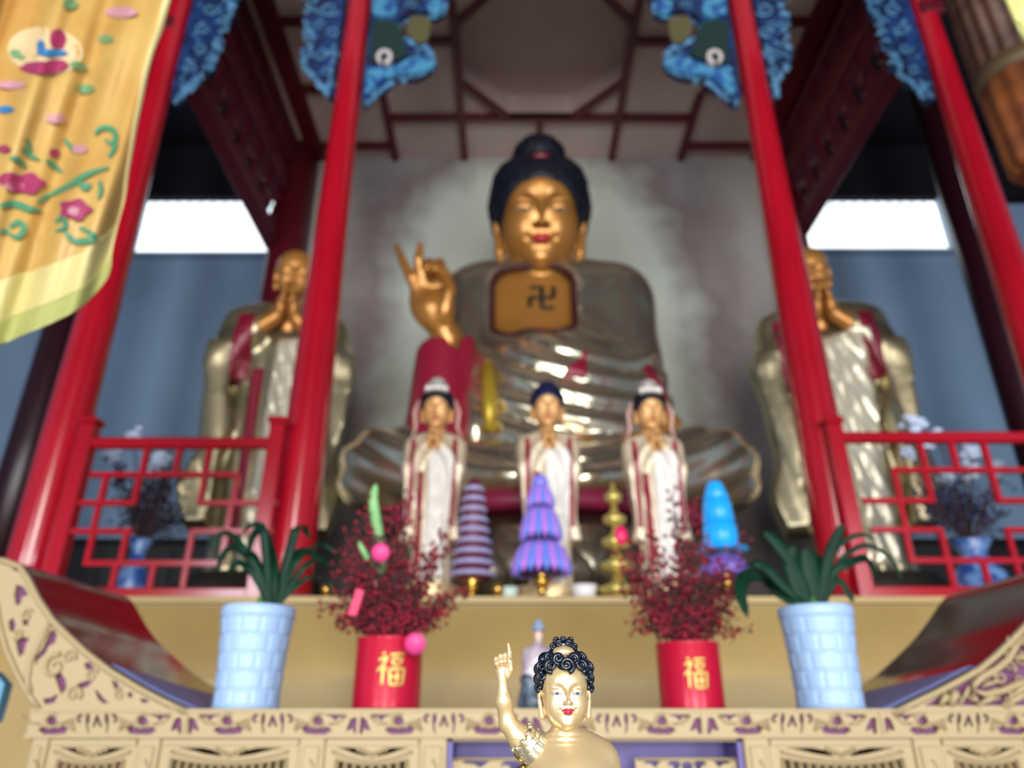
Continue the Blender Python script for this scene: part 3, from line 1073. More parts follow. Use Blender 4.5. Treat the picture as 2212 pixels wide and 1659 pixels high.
def blue_pot(pxt, pxb, side):
    cxp = (at(pxt, 1320, YP).x + at(pxb, 1530, YP).x) / 2
    zt_ = at(pxt, 1312, YP).z
    H = zt_ - zpot
    t = thing('flower_pot', 'pale blue woven-pattern flower pot on the altar\'s %s side with %s' % (
        ('left', 'narrow drooping leaves') if side == 'left' else ('right', 'broad dark leaves')), 'flower pot', (cxp, YP, zpot), 'pale blue pots on the altar')
    rows, cols = 5, 11
    prof_r = lambda f: (0.0815 + 0.017 * f + 0.004 * (2 * f - 1) ** 2) * YP / 2.25
    nb, na = 120, 176
    def fn(u, v):
        a = u * 2 * pi
        f = v * 0.86 + 0.02
        r = prof_r(f)
        rr = f / 0.88 * rows
        row = int(rr)
        g = rr - row
        cc = u * cols + (0.5 if row % 2 else 0)
        h = cc - int(cc)
        e = min(1, min(g, 1 - g) / 0.14) * min(1, min(h, 1 - h) / 0.09)
        r += 0.0032 * e * (0.75 + 0.25 * sin(pi * h)) + 0.001 * g
        return (cxp + r * cos(a), YP + r * sin(a), zpot + f * H)
    b = MB()
    b.grid(fn, na, nb, closed_u=True)
    rb = prof_r(0.02)
    b.lathe([(rb * 0.6, 0), (rb * 1.06, 0), (rb * 1.07, 0.012), (rb * 1.02, 0.02 * H + 0.006)], 48, (cxp, YP, zpot))
    b.build('pot_body', SKY, t)
    r1 = prof_r(0.9)
    c = MB()
    c.lathe([(r1 * 0.98, 0.865 * H), (r1 * 1.05, 0.885 * H), (r1 * 1.06, 0.93 * H), (r1 * 1.045, 0.985 * H), (r1 * 1.02, H), (r1 * 0.95, H), (r1 * 0.93, 0.93 * H)], 56, (cxp, YP, zpot))
    c.build('rim', SKY, t)
    d = MB()
    d.lathe([(0.001, 0.9 * H), (r1 * 0.94, 0.9 * H), (r1 * 0.94, 0.91 * H), (0.001, 0.92 * H)], 32, (cxp, YP, zpot))
    d.build('soil', mat('potting_soil', srgb(60, 48, 36), 0.95), t)
    return cxp, zt_
bp1 = blue_pot(562, 528, 'left')
bp2 = blue_pot(1758, 1797, 'right')

LEAF = mat('dark_green_leaf', srgb(12, 50, 34), 0.5, spec=0.15, noise=(14, srgb(8, 38, 28), 0.4, 0.7))


def leaf_mesh(pts, wmax, fold=0.25, nseg=18, tipw=0.0):
    """blade following control points (world) with a pointed tip; returns MB"""
    P = [Vector(p) for p in pts]
    n = len(P)
    def spl(t):
        q = t * (n - 1)
        i = min(int(q), n - 2)
        f = q - i
        p0, p1, p2, p3 = P[max(i - 1, 0)], P[i], P[i + 1], P[min(i + 2, n - 1)]
        return 0.5 * ((2 * p1) + (p2 - p0) * f + (2 * p0 - 5 * p1 + 4 * p2 - p3) * f * f + (3 * p1 - p0 - 3 * p2 + p3) * f ** 3)
    vs, fs = [], []
    for i in range(nseg + 1):
        t = i / nseg
        p = spl(t)
        tg = (spl(min(t + 0.02, 1)) - spl(max(t - 0.02, 0))).normalized()
        view = Vector((0, -1, 0.15))
        S = tg.cross(view)
        S = S.normalized() if S.length > 0.05 else Vector((1, 0, 0))
        N = S.cross(tg).normalized()
        w_ = wmax * (min(1, 0.45 + 2.2 * t) if t < 0.25 else 1) * sqrt(max(0.0, 1 - max(0, (t - 0.45) / 0.55) ** 2.2)) / 1
        w_ = max(w_, 0.0006)
        for k in (-1, -0.5, 0, 0.5, 1):
            vs.append(p + S * w_ * k + N * fold * w_ * abs(k) * -1)
    for i in range(nseg):
        for k in range(4):
            a = i * 5 + k
            fs.append((a, a + 1, a + 6, a + 5))
    return vs, fs


def plant(name, label, base, leaves, loc):
    t = thing(name, label, 'plant', loc)
    for k, (pl, w_) in enumerate(leaves):
        b = MB()
        vs, fs = leaf_mesh(pl, w_)
        b.add(vs, fs, True)
        b.build('leaf', LEAF, t, solid=0.0016)
    b = MB()
    b.lathe([(0.014, 0), (0.018, 0.01), (0.012, 0.03), (0.003, 0.05)], 12, loc)
    b.build('crown', mat('leaf_sheath', srgb(70, 110, 60), 0.5), t)
    return t


def PL(*pts):
    return [at(p[0], p[1], p[2] if len(p) > 2 else YP) for p in pts]
B1 = (592, 1312)
leaves = [(PL((585, 1315), (578, 1250), (572, 1180), (566, 1140), (545, 1132, 2.2), (525, 1150, 2.15)), 0.012),
          (PL((590, 1315), (592, 1230), (578, 1170, 2.28), (562, 1142, 2.3), (545, 1160, 2.32), (535, 1200, 2.33)), 0.015),
          (PL((592, 1315), (612, 1240), (628, 1180), (640, 1140), (655, 1136, 2.2), (668, 1165, 2.16)), 0.014),
          (PL((596, 1315), (620, 1250), (650, 1200), (690, 1175, 2.28), (720, 1190, 2.3), (732, 1215, 2.32)), 0.010),
          (PL((594, 1315), (630, 1260), (662, 1218), (690, 1205, 2.2), (712, 1225, 2.18)), 0.010),
          (PL((584, 1315), (560, 1240), (530, 1195), (500, 1180, 2.2), (478, 1205, 2.18), (470, 1235, 2.17)), 0.011),
          (PL((582, 1315), (550, 1230), (515, 1170), (485, 1150, 2.28), (462, 1165, 2.3), (455, 1190, 2.3)), 0.009),
          (PL((586, 1315), (560, 1260), (535, 1225), (510, 1215, 2.15), (492, 1240, 2.12)), 0.010),
          (PL((594, 1315), (640, 1265), (672, 1245), (700, 1252, 2.25), (716, 1285, 2.25)), 0.008),
          (PL((592, 1315), (604, 1250, 2.22), (640, 1195, 2.2), (668, 1192, 2.15), (690, 1212, 2.12)), 0.012),
          (PL((586, 1315), (566, 1270, 2.2), (556, 1220, 2.14), (540, 1195, 2.1), (520, 1200, 2.06)), 0.012)]
plant('potted_plant', 'green plant with narrow drooping strap leaves in the left pale blue pot', B1, leaves, (bp1[0], YP, bp1[1] - 0.018))
leaves = [(PL((1750, 1310), (1735, 1260), (1705, 1205), (1672, 1165), (1650, 1148)), 0.020),
          (PL((1752, 1312), (1728, 1270), (1716, 1235), (1708, 1205), (1716, 1180)), 0.028),
          (PL((1760, 1312), (1762, 1270), (1752, 1230), (1748, 1205), (1742, 1185)), 0.034),
          (PL((1765, 1312), (1775, 1270, 2.2), (1772, 1230, 2.18), (1758, 1195, 2.18)), 0.028),
          (PL((1770, 1312), (1782, 1250), (1792, 1200), (1808, 1160), (1822, 1132)), 0.017),
          (PL((1775, 1312), (1800, 1240), (1835, 1215), (1870, 1205, 2.2), (1885, 1225, 2.15), (1890, 1248, 2.12)), 0.012),
          (PL((1775, 1312), (1805, 1225), (1840, 1190), (1870, 1178), (1905, 1190), (1935, 1220), (1950, 1258)), 0.007),
          (PL((1772, 1312), (1800, 1200), (1830, 1165), (1862, 1155), (1890, 1165)), 0.007),
          (PL((1775, 1312), (1806, 1255), (1822, 1262), (1835, 1285), (1844, 1300)), 0.010),
          (PL((1745, 1312), (1715, 1290), (1680, 1262, 2.2), (1640, 1240, 2.12), (1612, 1245, 2.05), (1600, 1275, 2.0), (1615, 1335, 1.97)), 0.021),
          (PL((1748, 1312), (1700, 1270), (1660, 1230), (1625, 1215), (1600, 1225, 2.2)), 0.015),
          (PL((1745, 1312), (1710, 1300), (1680, 1285), (1655, 1260, 2.2), (1640, 1250, 2.2)), 0.008)]
plant('potted_plant', 'dark green plant with broad glossy leaves in the right pale blue pot', (1760, 1310), leaves, (bp2[0], YP, bp2[1] - 0.018))

# red pots with the gold character
REDPOT = mat('red_enamel_pot', srgb(200, 24, 58), 0.3, coat=0.3, metal=0.15)
GOLDINK = mat('gold_lettering', srgb(208, 180, 92), 0.4, metal=0.4)
FU = [([(0.20, 0.97), (0.26, 0.90)], 0.05, 0.03), ([(0.06, 0.76), (0.22, 0.80), (0.34, 0.84), (0.28, 0.70), (0.16, 0.56), (0.02, 0.44)], 0.04, 0.03),
      ([(0.22, 0.62), (0.22, 0.40), (0.21, 0.04)], 0.045, 0.03), ([(0.28, 0.56), (0.36, 0.48)], 0.035, 0.02),
      ([(0.44, 0.90), (0.64, 0.93), (0.94, 0.94)], 0.042, 0.03), ([(0.52, 0.80), (0.54, 0.62)], 0.04, 0.03), ([(0.52, 0.79), (0.70, 0.81), (0.86, 0.80), (0.80, 0.64)], 0.04, 0.03),
      ([(0.54, 0.64), (0.80, 0.66)], 0.035, 0.03), ([(0.44, 0.50), (0.46, 0.28), (0.48, 0.04)], 0.045, 0.03), ([(0.44, 0.50), (0.70, 0.53), (0.94, 0.52), (0.93, 0.28), (0.88, 0.06)], 0.045, 0.035),
      ([(0.48, 0.29), (0.90, 0.31)], 0.035, 0.03), ([(0.70, 0.50), (0.69, 0.08)], 0.035, 0.03), ([(0.48, 0.08), (0.88, 0.09)], 0.04, 0.03)]


def red_pot(pxc, pyt, Y, rad, label, chx, chy, chw, chh):
    c = at(pxc, 1460, Y)
    ztp = at(pxc, pyt, Y).z
    H = ztp - zpot
    t = thing('flower_pot', label, 'flower pot', (c.x, Y, zpot), 'red pots with a gold character')
    b = MB()
    b.lathe([(rad * 0.9, 0), (rad * 0.99, 0.001), (rad, 0.006), (rad * 1.0, H - 0.006), (rad * 1.015, H - 0.004), (rad * 1.015, H), (rad * 0.95, H), (rad * 0.94, H * 0.75), (0.001, H * 0.75)], 64, (c.x, Y, zpot))
    b.build('pot_body', REDPOT, t)
    f = MB()
    z0 = at(chx, chy + chh / 2, Y - rad).z
    z1 = at(chx, chy - chh / 2, Y - rad).z
    wx = chw / FPX * Y / 1.07
    xc = at(chx, chy, Y - rad).x
    a_c = math.asin(max(-1, min(1, (xc - c.x) / rad)))
    for pts, w0, w1 in FU:
        P = []
        for i in range(len(pts) - 1):
            for k in range(4):
                t_ = k / 4
                P.append((pts[i][0] * (1 - t_) + pts[i + 1][0] * t_, pts[i][1] * (1 - t_) + pts[i + 1][1] * t_))
        P.append(pts[-1])
        Q = []
        for (u, v) in P:
            ang = a_c + (u - 0.5) * wx / rad
            Q.append((c.x + (rad + 0.0004) * sin(ang), Y - (rad + 0.0004) * cos(ang), z0 + v * (z1 - z0)))
        n = len(Q)
        f.tube(Q, [wx * 1.35 * (w0 + (w1 - w0) * i / (n - 1)) for i in range(n)], 8, flat=((0, -1, 0), 0.12))
    f.build('gold_character', GOLDINK, t)
    return c.x, ztp, t
rp1 = red_pot(838, 1380, 2.22, 0.0935, 'red cylindrical pot with a gold character, left of the gold infant statue', 845, 1446, 62, 78)
rp2 = red_pot(1490, 1390, 2.3, 0.0915, 'red cylindrical pot with a gold character, right of the gold infant statue', 1504, 1455, 52, 74)

# bouquets of red berries
BERRY = mat('red_berry', srgb(150, 14, 44), 0.3, noise=(45, srgb(74, 8, 22), 0.42, 0.6))
TWIG = mat('dry_brown_twig', srgb(70, 44, 48), 0.8)


def bouquet(label, base, tips, Y, seed, extra_z):
    rnd = random.Random(seed)
    o0 = Vector((base[0], Y, base[1] - 0.03))
    t = thing('berry_bouquet', label, 'bouquet', tuple(o0), 'berry bouquets in the red pots')
    tw = MB()
    be = MB()
    for (px, py, d) in tips:
        T = at(px, py, Y + d)
        mid = o0.lerp(T, 0.38) + Vector((rnd.uniform(-0.015, 0.015), 0, 0.055))
        a0 = o0 + Vector((rnd.uniform(-0.03, 0.03), rnd.uniform(-0.03, 0.03), 0.004))
        path = []
        for k in range(9):
            f = k / 8
            path.append(a0 * (1 - f) ** 2 + mid * 2 * f * (1 - f) + T * f * f)
        tw.tube(path, [0.003 - 0.002 * k / 8 for k in range(9)], 5)
        for k in range(2, 9):
            nb = 8 if k > 2 else 3
            for j in range(nb):
                d3 = Vector((rnd.gauss(0, 1), rnd.gauss(0, 0.8), rnd.gauss(0, 1))) * 0.016
                c = path[k].lerp(path[k - 1], rnd.random()) + d3
                tw.tube([path[k - 1].lerp(path[k], 0.5), c], 0.0007, 4, caps=False)
                if c.z < base[1] + .012 and (Vector((c.x, c.y)) - Vector((o0.x, o0.y))).length > .06:
                    continue
                r = rnd.uniform(0.0042, 0.0070)
                be.ball(tuple(c), r, 7, 5)
    for k in range(300):
        a = rnd.uniform(0, 2 * pi)
        q = o0 + Vector((rnd.gauss(0, 0.045), rnd.gauss(0, 0.04), rnd.uniform(0.045, 0.19)))
        e = q + Vector((rnd.gauss(0, 0.03), rnd.gauss(0, 0.02), rnd.uniform(0.0, 0.04)))
        tw.tube([q, (q + e) / 2 + Vector((0, 0, 0.01)), e], 0.0013, 4, caps=False)
    tw.build('twigs', TWIG, t)
    o = be.build('berries', BERRY, t)
    o['kind'] = 'stuff'
    return t
rnd = random.Random(7)
tips = [(765, 1130, .03), (790, 1090, -.02), (840, 1085, 0), (880, 1080, .03), (860, 1120, -.04), (740, 1195, 0), (730, 1215, .04), (775, 1200, -.06), (760, 1240, -.05),
        (950, 1175, .02), (965, 1150, .05), (920, 1195, 0), (985, 1165, .06), (900, 1160, .05), (725, 1290, -.02), (735, 1330, 0), (970, 1290, 0), (955, 1330, .02), (940, 1350, -.02),
        (720, 1345, .02), (980, 1310, .03), (890, 1230, -.05), (860, 1200, .02), (930, 1250, -.02), (800, 1290, -.07), (830, 1320, -.07), (880, 1330, -.07), (920, 1330, -.06), (780, 1330, -.06),
        (1005, 1280, .05), (745, 1150, .05), (810, 1150, -.02), (700, 1300, .04), (850, 1150, .06), (870, 1290, -.08), (760, 1280, -.05)]
bq1 = bouquet('bushy bouquet of red berry twigs in the left red pot, with round pink tags', (rp1[0], rp1[1]), tips, 2.22, 3, 0)
tips = [(1330, 1180, .02), (1350, 1160, .03), (1345, 1230, 0), (1370, 1200, -.03), (1390, 1240, -.02), (1420, 1190, .03), (1405, 1150, .05), (1460, 1100, .03), (1480, 1120, 0), (1450, 1060, .04),
        (1500, 1090, .02), (1540, 1180, .02), (1560, 1240, -.03), (1585, 1260, 0), (1600, 1290, .02), (1590, 1230, .03), (1610, 1160, .05), (1520, 1150, -.02), (1470, 1180, .05), (1440, 1260, -.04),
        (1380, 1290, -.02), (1400, 1320, -.04), (1365, 1270, .02), (1575, 1310, 0), (1420, 1350, -.05), (1530, 1300, -.05), (1550, 1340, -.04), (1500, 1240, -.05), (1460, 1310, -.07), (1500, 1340, -.07),
        (1390, 1340, .02), (1340, 1260, .03), (1600, 1368, -.05), (1360, 1345, .03), (1480, 1270, -.06)]
bq2 = bouquet('bushy bouquet of red berry twigs in the right red pot, beside the blue lotus lamp', (rp2[0], rp2[1]), tips, 2.3, 5, 0)
# berries spilling at the right of the right pot stay part of the bouquet above
PINKTAG = mat('pink_card', srgb(232, 70, 140), 0.5)
for (px, py, rpx, lab) in ((822, 1194, 20, 'round pink card tag hanging high in the left berry bouquet'), (897, 1391, 22, 'round pink card tag hanging over the rim of the left red pot')):
    P = at(px, py, 2.1)
    r = rpx / FPX * 2.1 / 1.03
    b = MB()
    b.lathe([(0.001, -0.001), (r, -0.001), (r, 0.001), (0.001, 0.001)], 40, M=Matrix.Translation(P) @ Matrix.Rotation(pi / 2 + PITCH * 0.6, 4, 'X'))
    b.tube([P + Vector((0, 0.0, r)), P + Vector((0.01, 0.04, r + 0.02)), P + Vector((0.0, 0.1, r + 0.01))], 0.0008, 4)
    tag(b.build('round_tag', PINKTAG, loc=tuple(P)), lab, 'tag', 'pink tags in the left bouquet')
P = at(770, 1295, 2.06)
b = MB()
b.plate(px2([(751, 1328), (770, 1330), (786, 1276), (770, 1272)], 2.02), [], 2.019, 2.021)
b.tube([at(778, 1276, 2.02), at(785, 1262, 2.05), at(792, 1262, 2.09)], 0.0008, 4)
tag(b.build('paper_tag', mat('crimson_card', srgb(222, 26, 90), 0.5), loc=tuple(P)), 'narrow crimson paper tag hanging low on the left of the left bouquet', 'tag', 'pink tags in the left bouquet')
P = at(1342, 1156, 2.2)
b = MB()
b.lathe([(0.001, -0.001), (0.019, -0.001), (0.019, 0.001), (0.001, 0.001)], 30, M=Matrix.Translation(P) @ Matrix.Scale(1.5, 4, (0, 0, 1)) @ Matrix.Rotation(pi / 2, 4, 'X'))
b.tube([P + Vector((0, 0, 0.028)), P + Vector((0.0, 0.05, 0.02)), P + Vector((0.01, 0.1, -0.01))], 0.0008, 4)
tag(b.build('oval_tag', mat('magenta_card', srgb(205, 20, 85), 0.5), loc=tuple(P)), 'oval magenta tag at the left edge of the right berry bouquet', 'tag')
# pale green stalk standing in the left bouquet
b = MB()
b.tube([at(830, 1250, 2.28), at(770, 1180, 2.28), at(783, 1165, 2.28)], 0.004, 8)
vs, fs = leaf_mesh(PL((826, 1240, 2.26), (818, 1160, 2.26), (808, 1100, 2.27), (806, 1075, 2.27), (812, 1045, 2.28)), 0.016)
b.add(vs, fs, True)
vs, fs = leaf_mesh(PL((826, 1240, 2.26), (800, 1215, 2.22), (785, 1190, 2.2), (775, 1170, 2.2)), 0.008)
b.add(vs, fs, True)
b.tube([at(826, 1240, 2.26), Vector((rp1[0], 2.24, rp1[1] - 0.03))], 0.004, 8)
o = b.build('green_stalk', mat('pale_green_leaf', srgb(130, 185, 120), 0.5), bq1, solid=0.001)
o['label'] = 'pale green leafy stalk'
# ------------------------------------------------------------ sculpted figures
GOLDSKIN = mat('gilded_skin', srgb(184, 126, 58), 0.32, metal=0.5, coat=0.25)
PALEGOLD = mat('pale_gold_paint', srgb(222, 194, 146), 0.34, metal=0.5, coat=0.1)
BRASS = mat('brass_robe', srgb(226, 214, 186), 0.22, metal=0.92, bump=(3, 0.25, 0.04))
NAVY = mat('navy_hair', srgb(5, 10, 27), 0.5)
MAROON = mat('maroon_cloth_paint', srgb(140, 18, 48), 0.4, coat=0.2)
LIPS = mat('painted_lips', srgb(190, 40, 56), 0.35)
EYEW = mat('painted_eye', srgb(120, 100, 70), 0.4)
BLACKP = mat('black_paint', srgb(30, 24, 16), 0.5)


def headf(x, y, z, ears=True, neck=True, smile=0.0):
    """head in face-half-width units; eye line at z=0, facing -y"""
    ax = np.abs(x)
    d = smin(ell(x, y, z, (0, .15, .45), (1.0, 1.12, 1.0)), ell(x, y, z, (0, -.12, -.42), (.84, .80, .95)), .35)
    d = smin(d, ell(ax, y, z, (.40, -.46, -.40), (.36, .34, .44)), .35)
    d = smin(d, ell(x, y, z, (0, -.62, -1.12), (.26, .24, .2)), .30)
    d = smin(d, ell(x, y, z, (0, -.42, .42), (.70, .535, .54)), .3)
    d = smax(d, -ell(ax, y, z, (.42, -1.02, .10), (.25, .17, .16)), .10)
    lid = ell(ax, y, z, (.40, -.715, .035), (.26, .20, .165))
    d = smin(d, lid, .06)
    # slit under the upper lid
    d = smax(d, -ell(ax, y, z, (.40, -.92, -.065), (.20, .06, .02)), .02)
    br = chain(ax, y, z, [(.13, -.93, .20), (.24, -.92, .33), (.46, -.85, .41), (.74, -.60, .30)], [.012, .022, .028, .015], .05)
    d = smin(d, br, .08)
    d = smin(d, cone(x, y, z, (0, -.90, .34), (0, -1.15, -.36), .06, .078), .12)
    d = smin(d, ell(x, y, z, (0, -1.14, -.40), (.11, .12, .10)), .06)
    d = smin(d, ell(ax, y, z, (.12, -1.03, -.42), (.08, .11, .065)), .05)
    d = smax(d, -cone(x, y, z, (0, -1.05, -.52), (0, -1.0, -.62), .03, .035), .05)
    d = smin(d, lipf(x, y, z, smile), .03)
    d = smax(d, -ell(ax, y, z, (.31, -.90, -.68 + .05 * smile), (.04, .05, .04)), .08)
    if ears:
        e = ell(ax, y, z, (1.02, .12, .0), (.09, .2, .36))
        e = smax(e, -ell(ax, y, z, (1.13, .08, .05), (.06, .11, .2)), .04)
        e = smin(e, cone(ax, y, z, (1.0, .04, -.3), (.93, -.02, -.82), .085, .13), .08)
        d = smin(d, e, .06)
    if neck:
        nk = cone(x, y, z, (0, .22, -1.0), (0, .34, -2.1), .52, .58)
        zz = (z + 1.62) / .2
        nk = nk - .03 * np.exp(-((zz - np.round(zz)) * 3.2) ** 2) * (np.abs(z + 1.62) < .31)
        d = smin(d, nk, .08)
    return d


def lipf(x, y, z, smile=0.0):
    ax = np.abs(x)
    zz = z - smile * .5 * ax * ax * 4 * .25
    u = chain(ax, y, zz, [(0, -.97, -.665), (.07, -.985, -.645), (.15, -.95, -.67), (.25, -.87, -.69)], [.036, .042, .034, .012], .02)
    l = ell(x, y, zz, (0, -.93, -.765), (.165, .11, .06))
    return np.minimum(u, l)


def framed(c, s, pitch=0.0, yaw=0.0):
    """returns function mapping world arrays to head units (pitch>0 looks down)"""
    R = (Matrix.Rotation(yaw, 3, 'Z') @ Matrix.Rotation(pitch, 3, 'X'))
    Rt = np.array(R.transposed())
    c = np.array(c)
    def f(X, Y, Z):
        x, y, z = (X - c[0]) / s, (Y - c[1]) / s, (Z - c[2]) / s
        return (Rt[0][0] * x + Rt[0][1] * y + Rt[0][2] * z, Rt[1][0] * x + Rt[1][1] * y + Rt[1][2] * z, Rt[2][0] * x + Rt[2][1] * y + Rt[2][2] * z)
    def inv(p):
        q = R @ Vector(p)
        return Vector((c[0], c[1], c[2])) + q * s
    return f, inv


def bounds(c, s, lo, hi):
    m = max(abs(v) for v in lo + hi)
    return [c[i] + s * min(lo[i] * 1.0, lo[i]) for i in range(3)], [c[i] + s * hi[i] for i in range(3)]


def lips_part(fr, c, s, parent, m=LIPS, cell=.022, pitch_pad=.5, smile=0.0):
    f, inv = fr
    p = inv((0, -.95, -.7))
    q = .42 * s
    sdf('lips', [(lambda X, Y, Z: (lipf(*f(X, Y, Z), smile) - .006) * s, p - Vector((q, q, q * .8)), p + Vector((q, q, q * .8)), cell * s)], m, parent)


def eye_part(fr, s, parent, m=EYEW, mi=BLACKP, cell=.018, open_=.06, iris=.05):
    f, inv = fr
    for sg in (-1, 1):
        p = inv((.40 * sg, -.88, -.03))
        q = .3 * s
        def al(X, Y, Z, sg=sg):
            x, y, z = f(X, Y, Z)
            a = np.sqrt(((x - .4 * sg) / .215) ** 2 + ((z + .06 + .5 * (x - .4 * sg) ** 2) / open_) ** 2) - 1
            sh = headf(x, y, z, False, False) - .012
            return np.maximum(sh, np.maximum(a * open_ * .8, -sh - .05)) * s
        o = sdf('eye', [(al, p - Vector((q, q, q * .6)), p + Vector((q, q, q * .6)), cell * s)], m, parent)
        def ir(X, Y, Z, sg=sg):
            x, y, z = f(X, Y, Z)
            a = np.sqrt((x - .4 * sg) ** 2 + (z + .05) ** 2) - iris
            b = np.sqrt(((x - .4 * sg) / .215) ** 2 + ((z + .06) / open_) ** 2) - 1
            sh = headf(x, y, z, False, False) - .022
            return np.maximum(np.maximum(sh, -sh - .05), np.maximum(a, b * open_ * .8)) * s
        sdf('iris', [(ir, p - Vector((q, q, q * .6)), p + Vector((q, q, q * .6)), cell * s * .8)], mi, o)


# ============================================================ gold infant statue in the foreground
Y0 = 0.66
fc = at(1219, 1499, Y0)
S0 = 53.5 / FPX * Y0 / (CO - ((829.5 - 1500) / FPX) * SI)
fr0 = framed((fc.x, fc.y + 0.0, fc.z), S0, radians(-3), radians(4))
f0, inv0 = fr0
inf = thing('infant_statue', 'small gold infant statue with navy curls pointing one finger up, in the foreground', 'statue', (fc.x, Y0, fc.z - 0.30))


def q0(px, py, dy=0.0):
    return at(px, py, Y0 + dy)


mm = S0 / 20.0
fz = fc.z
sh_l = q0(1166, 1632, .012)
el = q0(1097, 1562, .004)
wr = q0(1085, 1466, -.002)


def infant_body(X, Y, Z):
    d = headf(*f0(X, Y, Z), smile=.6) * S0
    cx = fc.x
    zz = lambda py: at(1219, py, Y0).z
    t = ell(X, Y, Z, (q0(1236, 1660).x, Y0 + .012, zz(1706)), (.037, .023, .046))
    t = smin(t, ell(X, Y, Z, (q0(1236, 1660).x, Y0 + .010, zz(1680)), (.031, .027, .028)), .012)
    t = smin(t, cone(X, Y, Z, q0(1185, 1632, .010), q0(1290, 1636, .012), .0125, .0130), .010)
    t = smin(t, ell(X, Y, Z, (q0(1236, 1660).x, Y0 + .002, zz(1760)), (.034, .030, .035)), .02)
    d = smin(d, t, .006)
    # left arm hanging down
    a = cone(X, Y, Z, q0(1303, 1640, .012), q0(1322, 1730, .010), .0125, .0105)
    a = smin(a, cone(X, Y, Z, q0(1322, 1730, .010), q0(1318, 1830, -.010), .0105, .007), .004)
    d = smin(d, a, .005)
    # raised arm
    r = cone(X, Y, Z, sh_l, q0(1122, 1592, .006), .0125, .0085)
    r = smin(r, cone(X, Y, Z, q0(1122, 1592, .006), el, .0085, .0072), .006)
    r = smin(r, cone(X, Y, Z, el, q0(1088, 1515, 0), .0066, .0064), .004)
    r = smin(r, cone(X, Y, Z, q0(1088, 1515, 0), wr, .0064, .0040), .004)
    d = smin(d, r, .005)
    # palm
    P = q0(1084, 1440, -.001)
    pl = ell(X, Y, Z, P, (.0062, .0040, .0085))
    pl = smin(pl, cone(X, Y, Z, wr, P, .0039, .0045), .003)
    d = smin(d, pl, .003)
    u = lambda px, py, dy: q0(px, py, dy)
    # index pointing up
    g = chain(X, Y, Z, [u(1095, 1440, 0), u(1100, 1424, 0), u(1101, 1410, -.001), u(1098, 1391, -.001)], [.0030, .0026, .0023, .0011], .0008)
    d = smin(d, g, .0016)
    # curled middle, ring and little finger
    for (kx, ky, tx, ty, rr) in ((1091, 1414, 1091, 1436, .0023), (1081, 1416, 1082, 1437, .0022), (1071, 1422, 1074, 1440, .0020)):
        g = chain(X, Y, Z, [u(kx, ky + 20, .001), u(kx, ky + 3, -.0015), u(kx, ky + 1, -.0052), u((kx + tx) / 2, (ky + ty) / 2 + 3, -.0068), u(tx, ty, -.0052)], [rr, rr * 1.05, rr, rr * .95, rr * .8], .0006)
        d = smin(d, g, .0009)
    # thumb leaving the side of the palm
    g = chain(X, Y, Z, [u(1095, 1462, -.001), u(1103, 1446, -.003), u(1102, 1430, -.0045), u(1096, 1421, -.0052)], [.0030, .0028, .0024, .0017], .0008)
    d = smin(d, g, .0014)
    return d


zlo = at(1219, 1900, Y0).z
sdf('body', [(infant_body, (q0(1055, 1400).x, Y0 - .042, q0(0, 1600).z - .0), (q0(1140, 1400).x + .002, Y0 + .03, q0(0, 1380).z), .00045),
             (infant_body, (q0(1140, 1400).x, Y0 - .045, zlo), (q0(1350, 1400).x, Y0 + .055, q0(0, 1410).z), .00062),
             (infant_body, (q0(1040, 1400).x, Y0 - .045, zlo), (q0(1140, 1400).x + .002, Y0 + .055, q0(0, 1600).z + .0007), .0007)], PALEGOLD, inf)
lips_part(fr0, None, S0, inf, mat('crimson_lips', srgb(178, 26, 62), 0.35), smile=.6)
eye_part(fr0, S0, inf, mat('blue_grey_eye', srgb(150, 152, 166), 0.25), mat('slate_iris', srgb(66, 68, 96), 0.3), open_=.06, iris=.062)
# painted brows
f_, inv_ = fr0


# hair: cap with big swirled curls, gold band and curled bun
def hair0(X, Y, Z):
    x, y, z = f0(X, Y, Z)
    ax = np.abs(x)
    cap = ell(x, y, z, (0, .20, .50), (1.06, 1.14, 1.0))
    cut = ell(x, y, z, (0, -1.0, -.10), (.98, 1.25, .98))
    cap = smax(cap, -cut, .06)
    cap = smax(cap, -(z + .45 + .35 * (y < .2)), .05)
    cs = [(0, -.80, .98, .34), (.60, -.58, .98, .30), (.92, -.16, .50, .26), (.96, .1, .15, .2), (.55, -.50, 1.18, .26), (.95, -.12, .92, .3), (.28, -.66, 1.22, .28), (.92, .35, .6, .3), (.7, .1, 1.3, .34), (0.3, -.2, 1.45, .36)]
    for (cx, cy, cz, r) in cs:
        cap = smin(cap, ell(ax, y, z, (cx, cy, cz), (r, r * .62, r * .95)), .05)
    return cap * S0


def spiral(mb, c, r, nrm, thick, turns=1.7, sg=1):
    n_ = Vector(nrm).normalized()
    U = n_.orthogonal().normalized()
    V = n_.cross(U)
    pts = []
    N = 26
    for j in range(N):
        t = j / (N - 1)
        a = sg * t * turns * 2 * pi + 1.0
        rr = r * (1 - .88 * t)
        pts.append(Vector(c) + (U * cos(a) + V * sin(a)) * rr + n_ * (r * .35 * t))
    mb.tube(pts, [thick * (1.05 - .35 * j / N) for j in range(N)], 7)


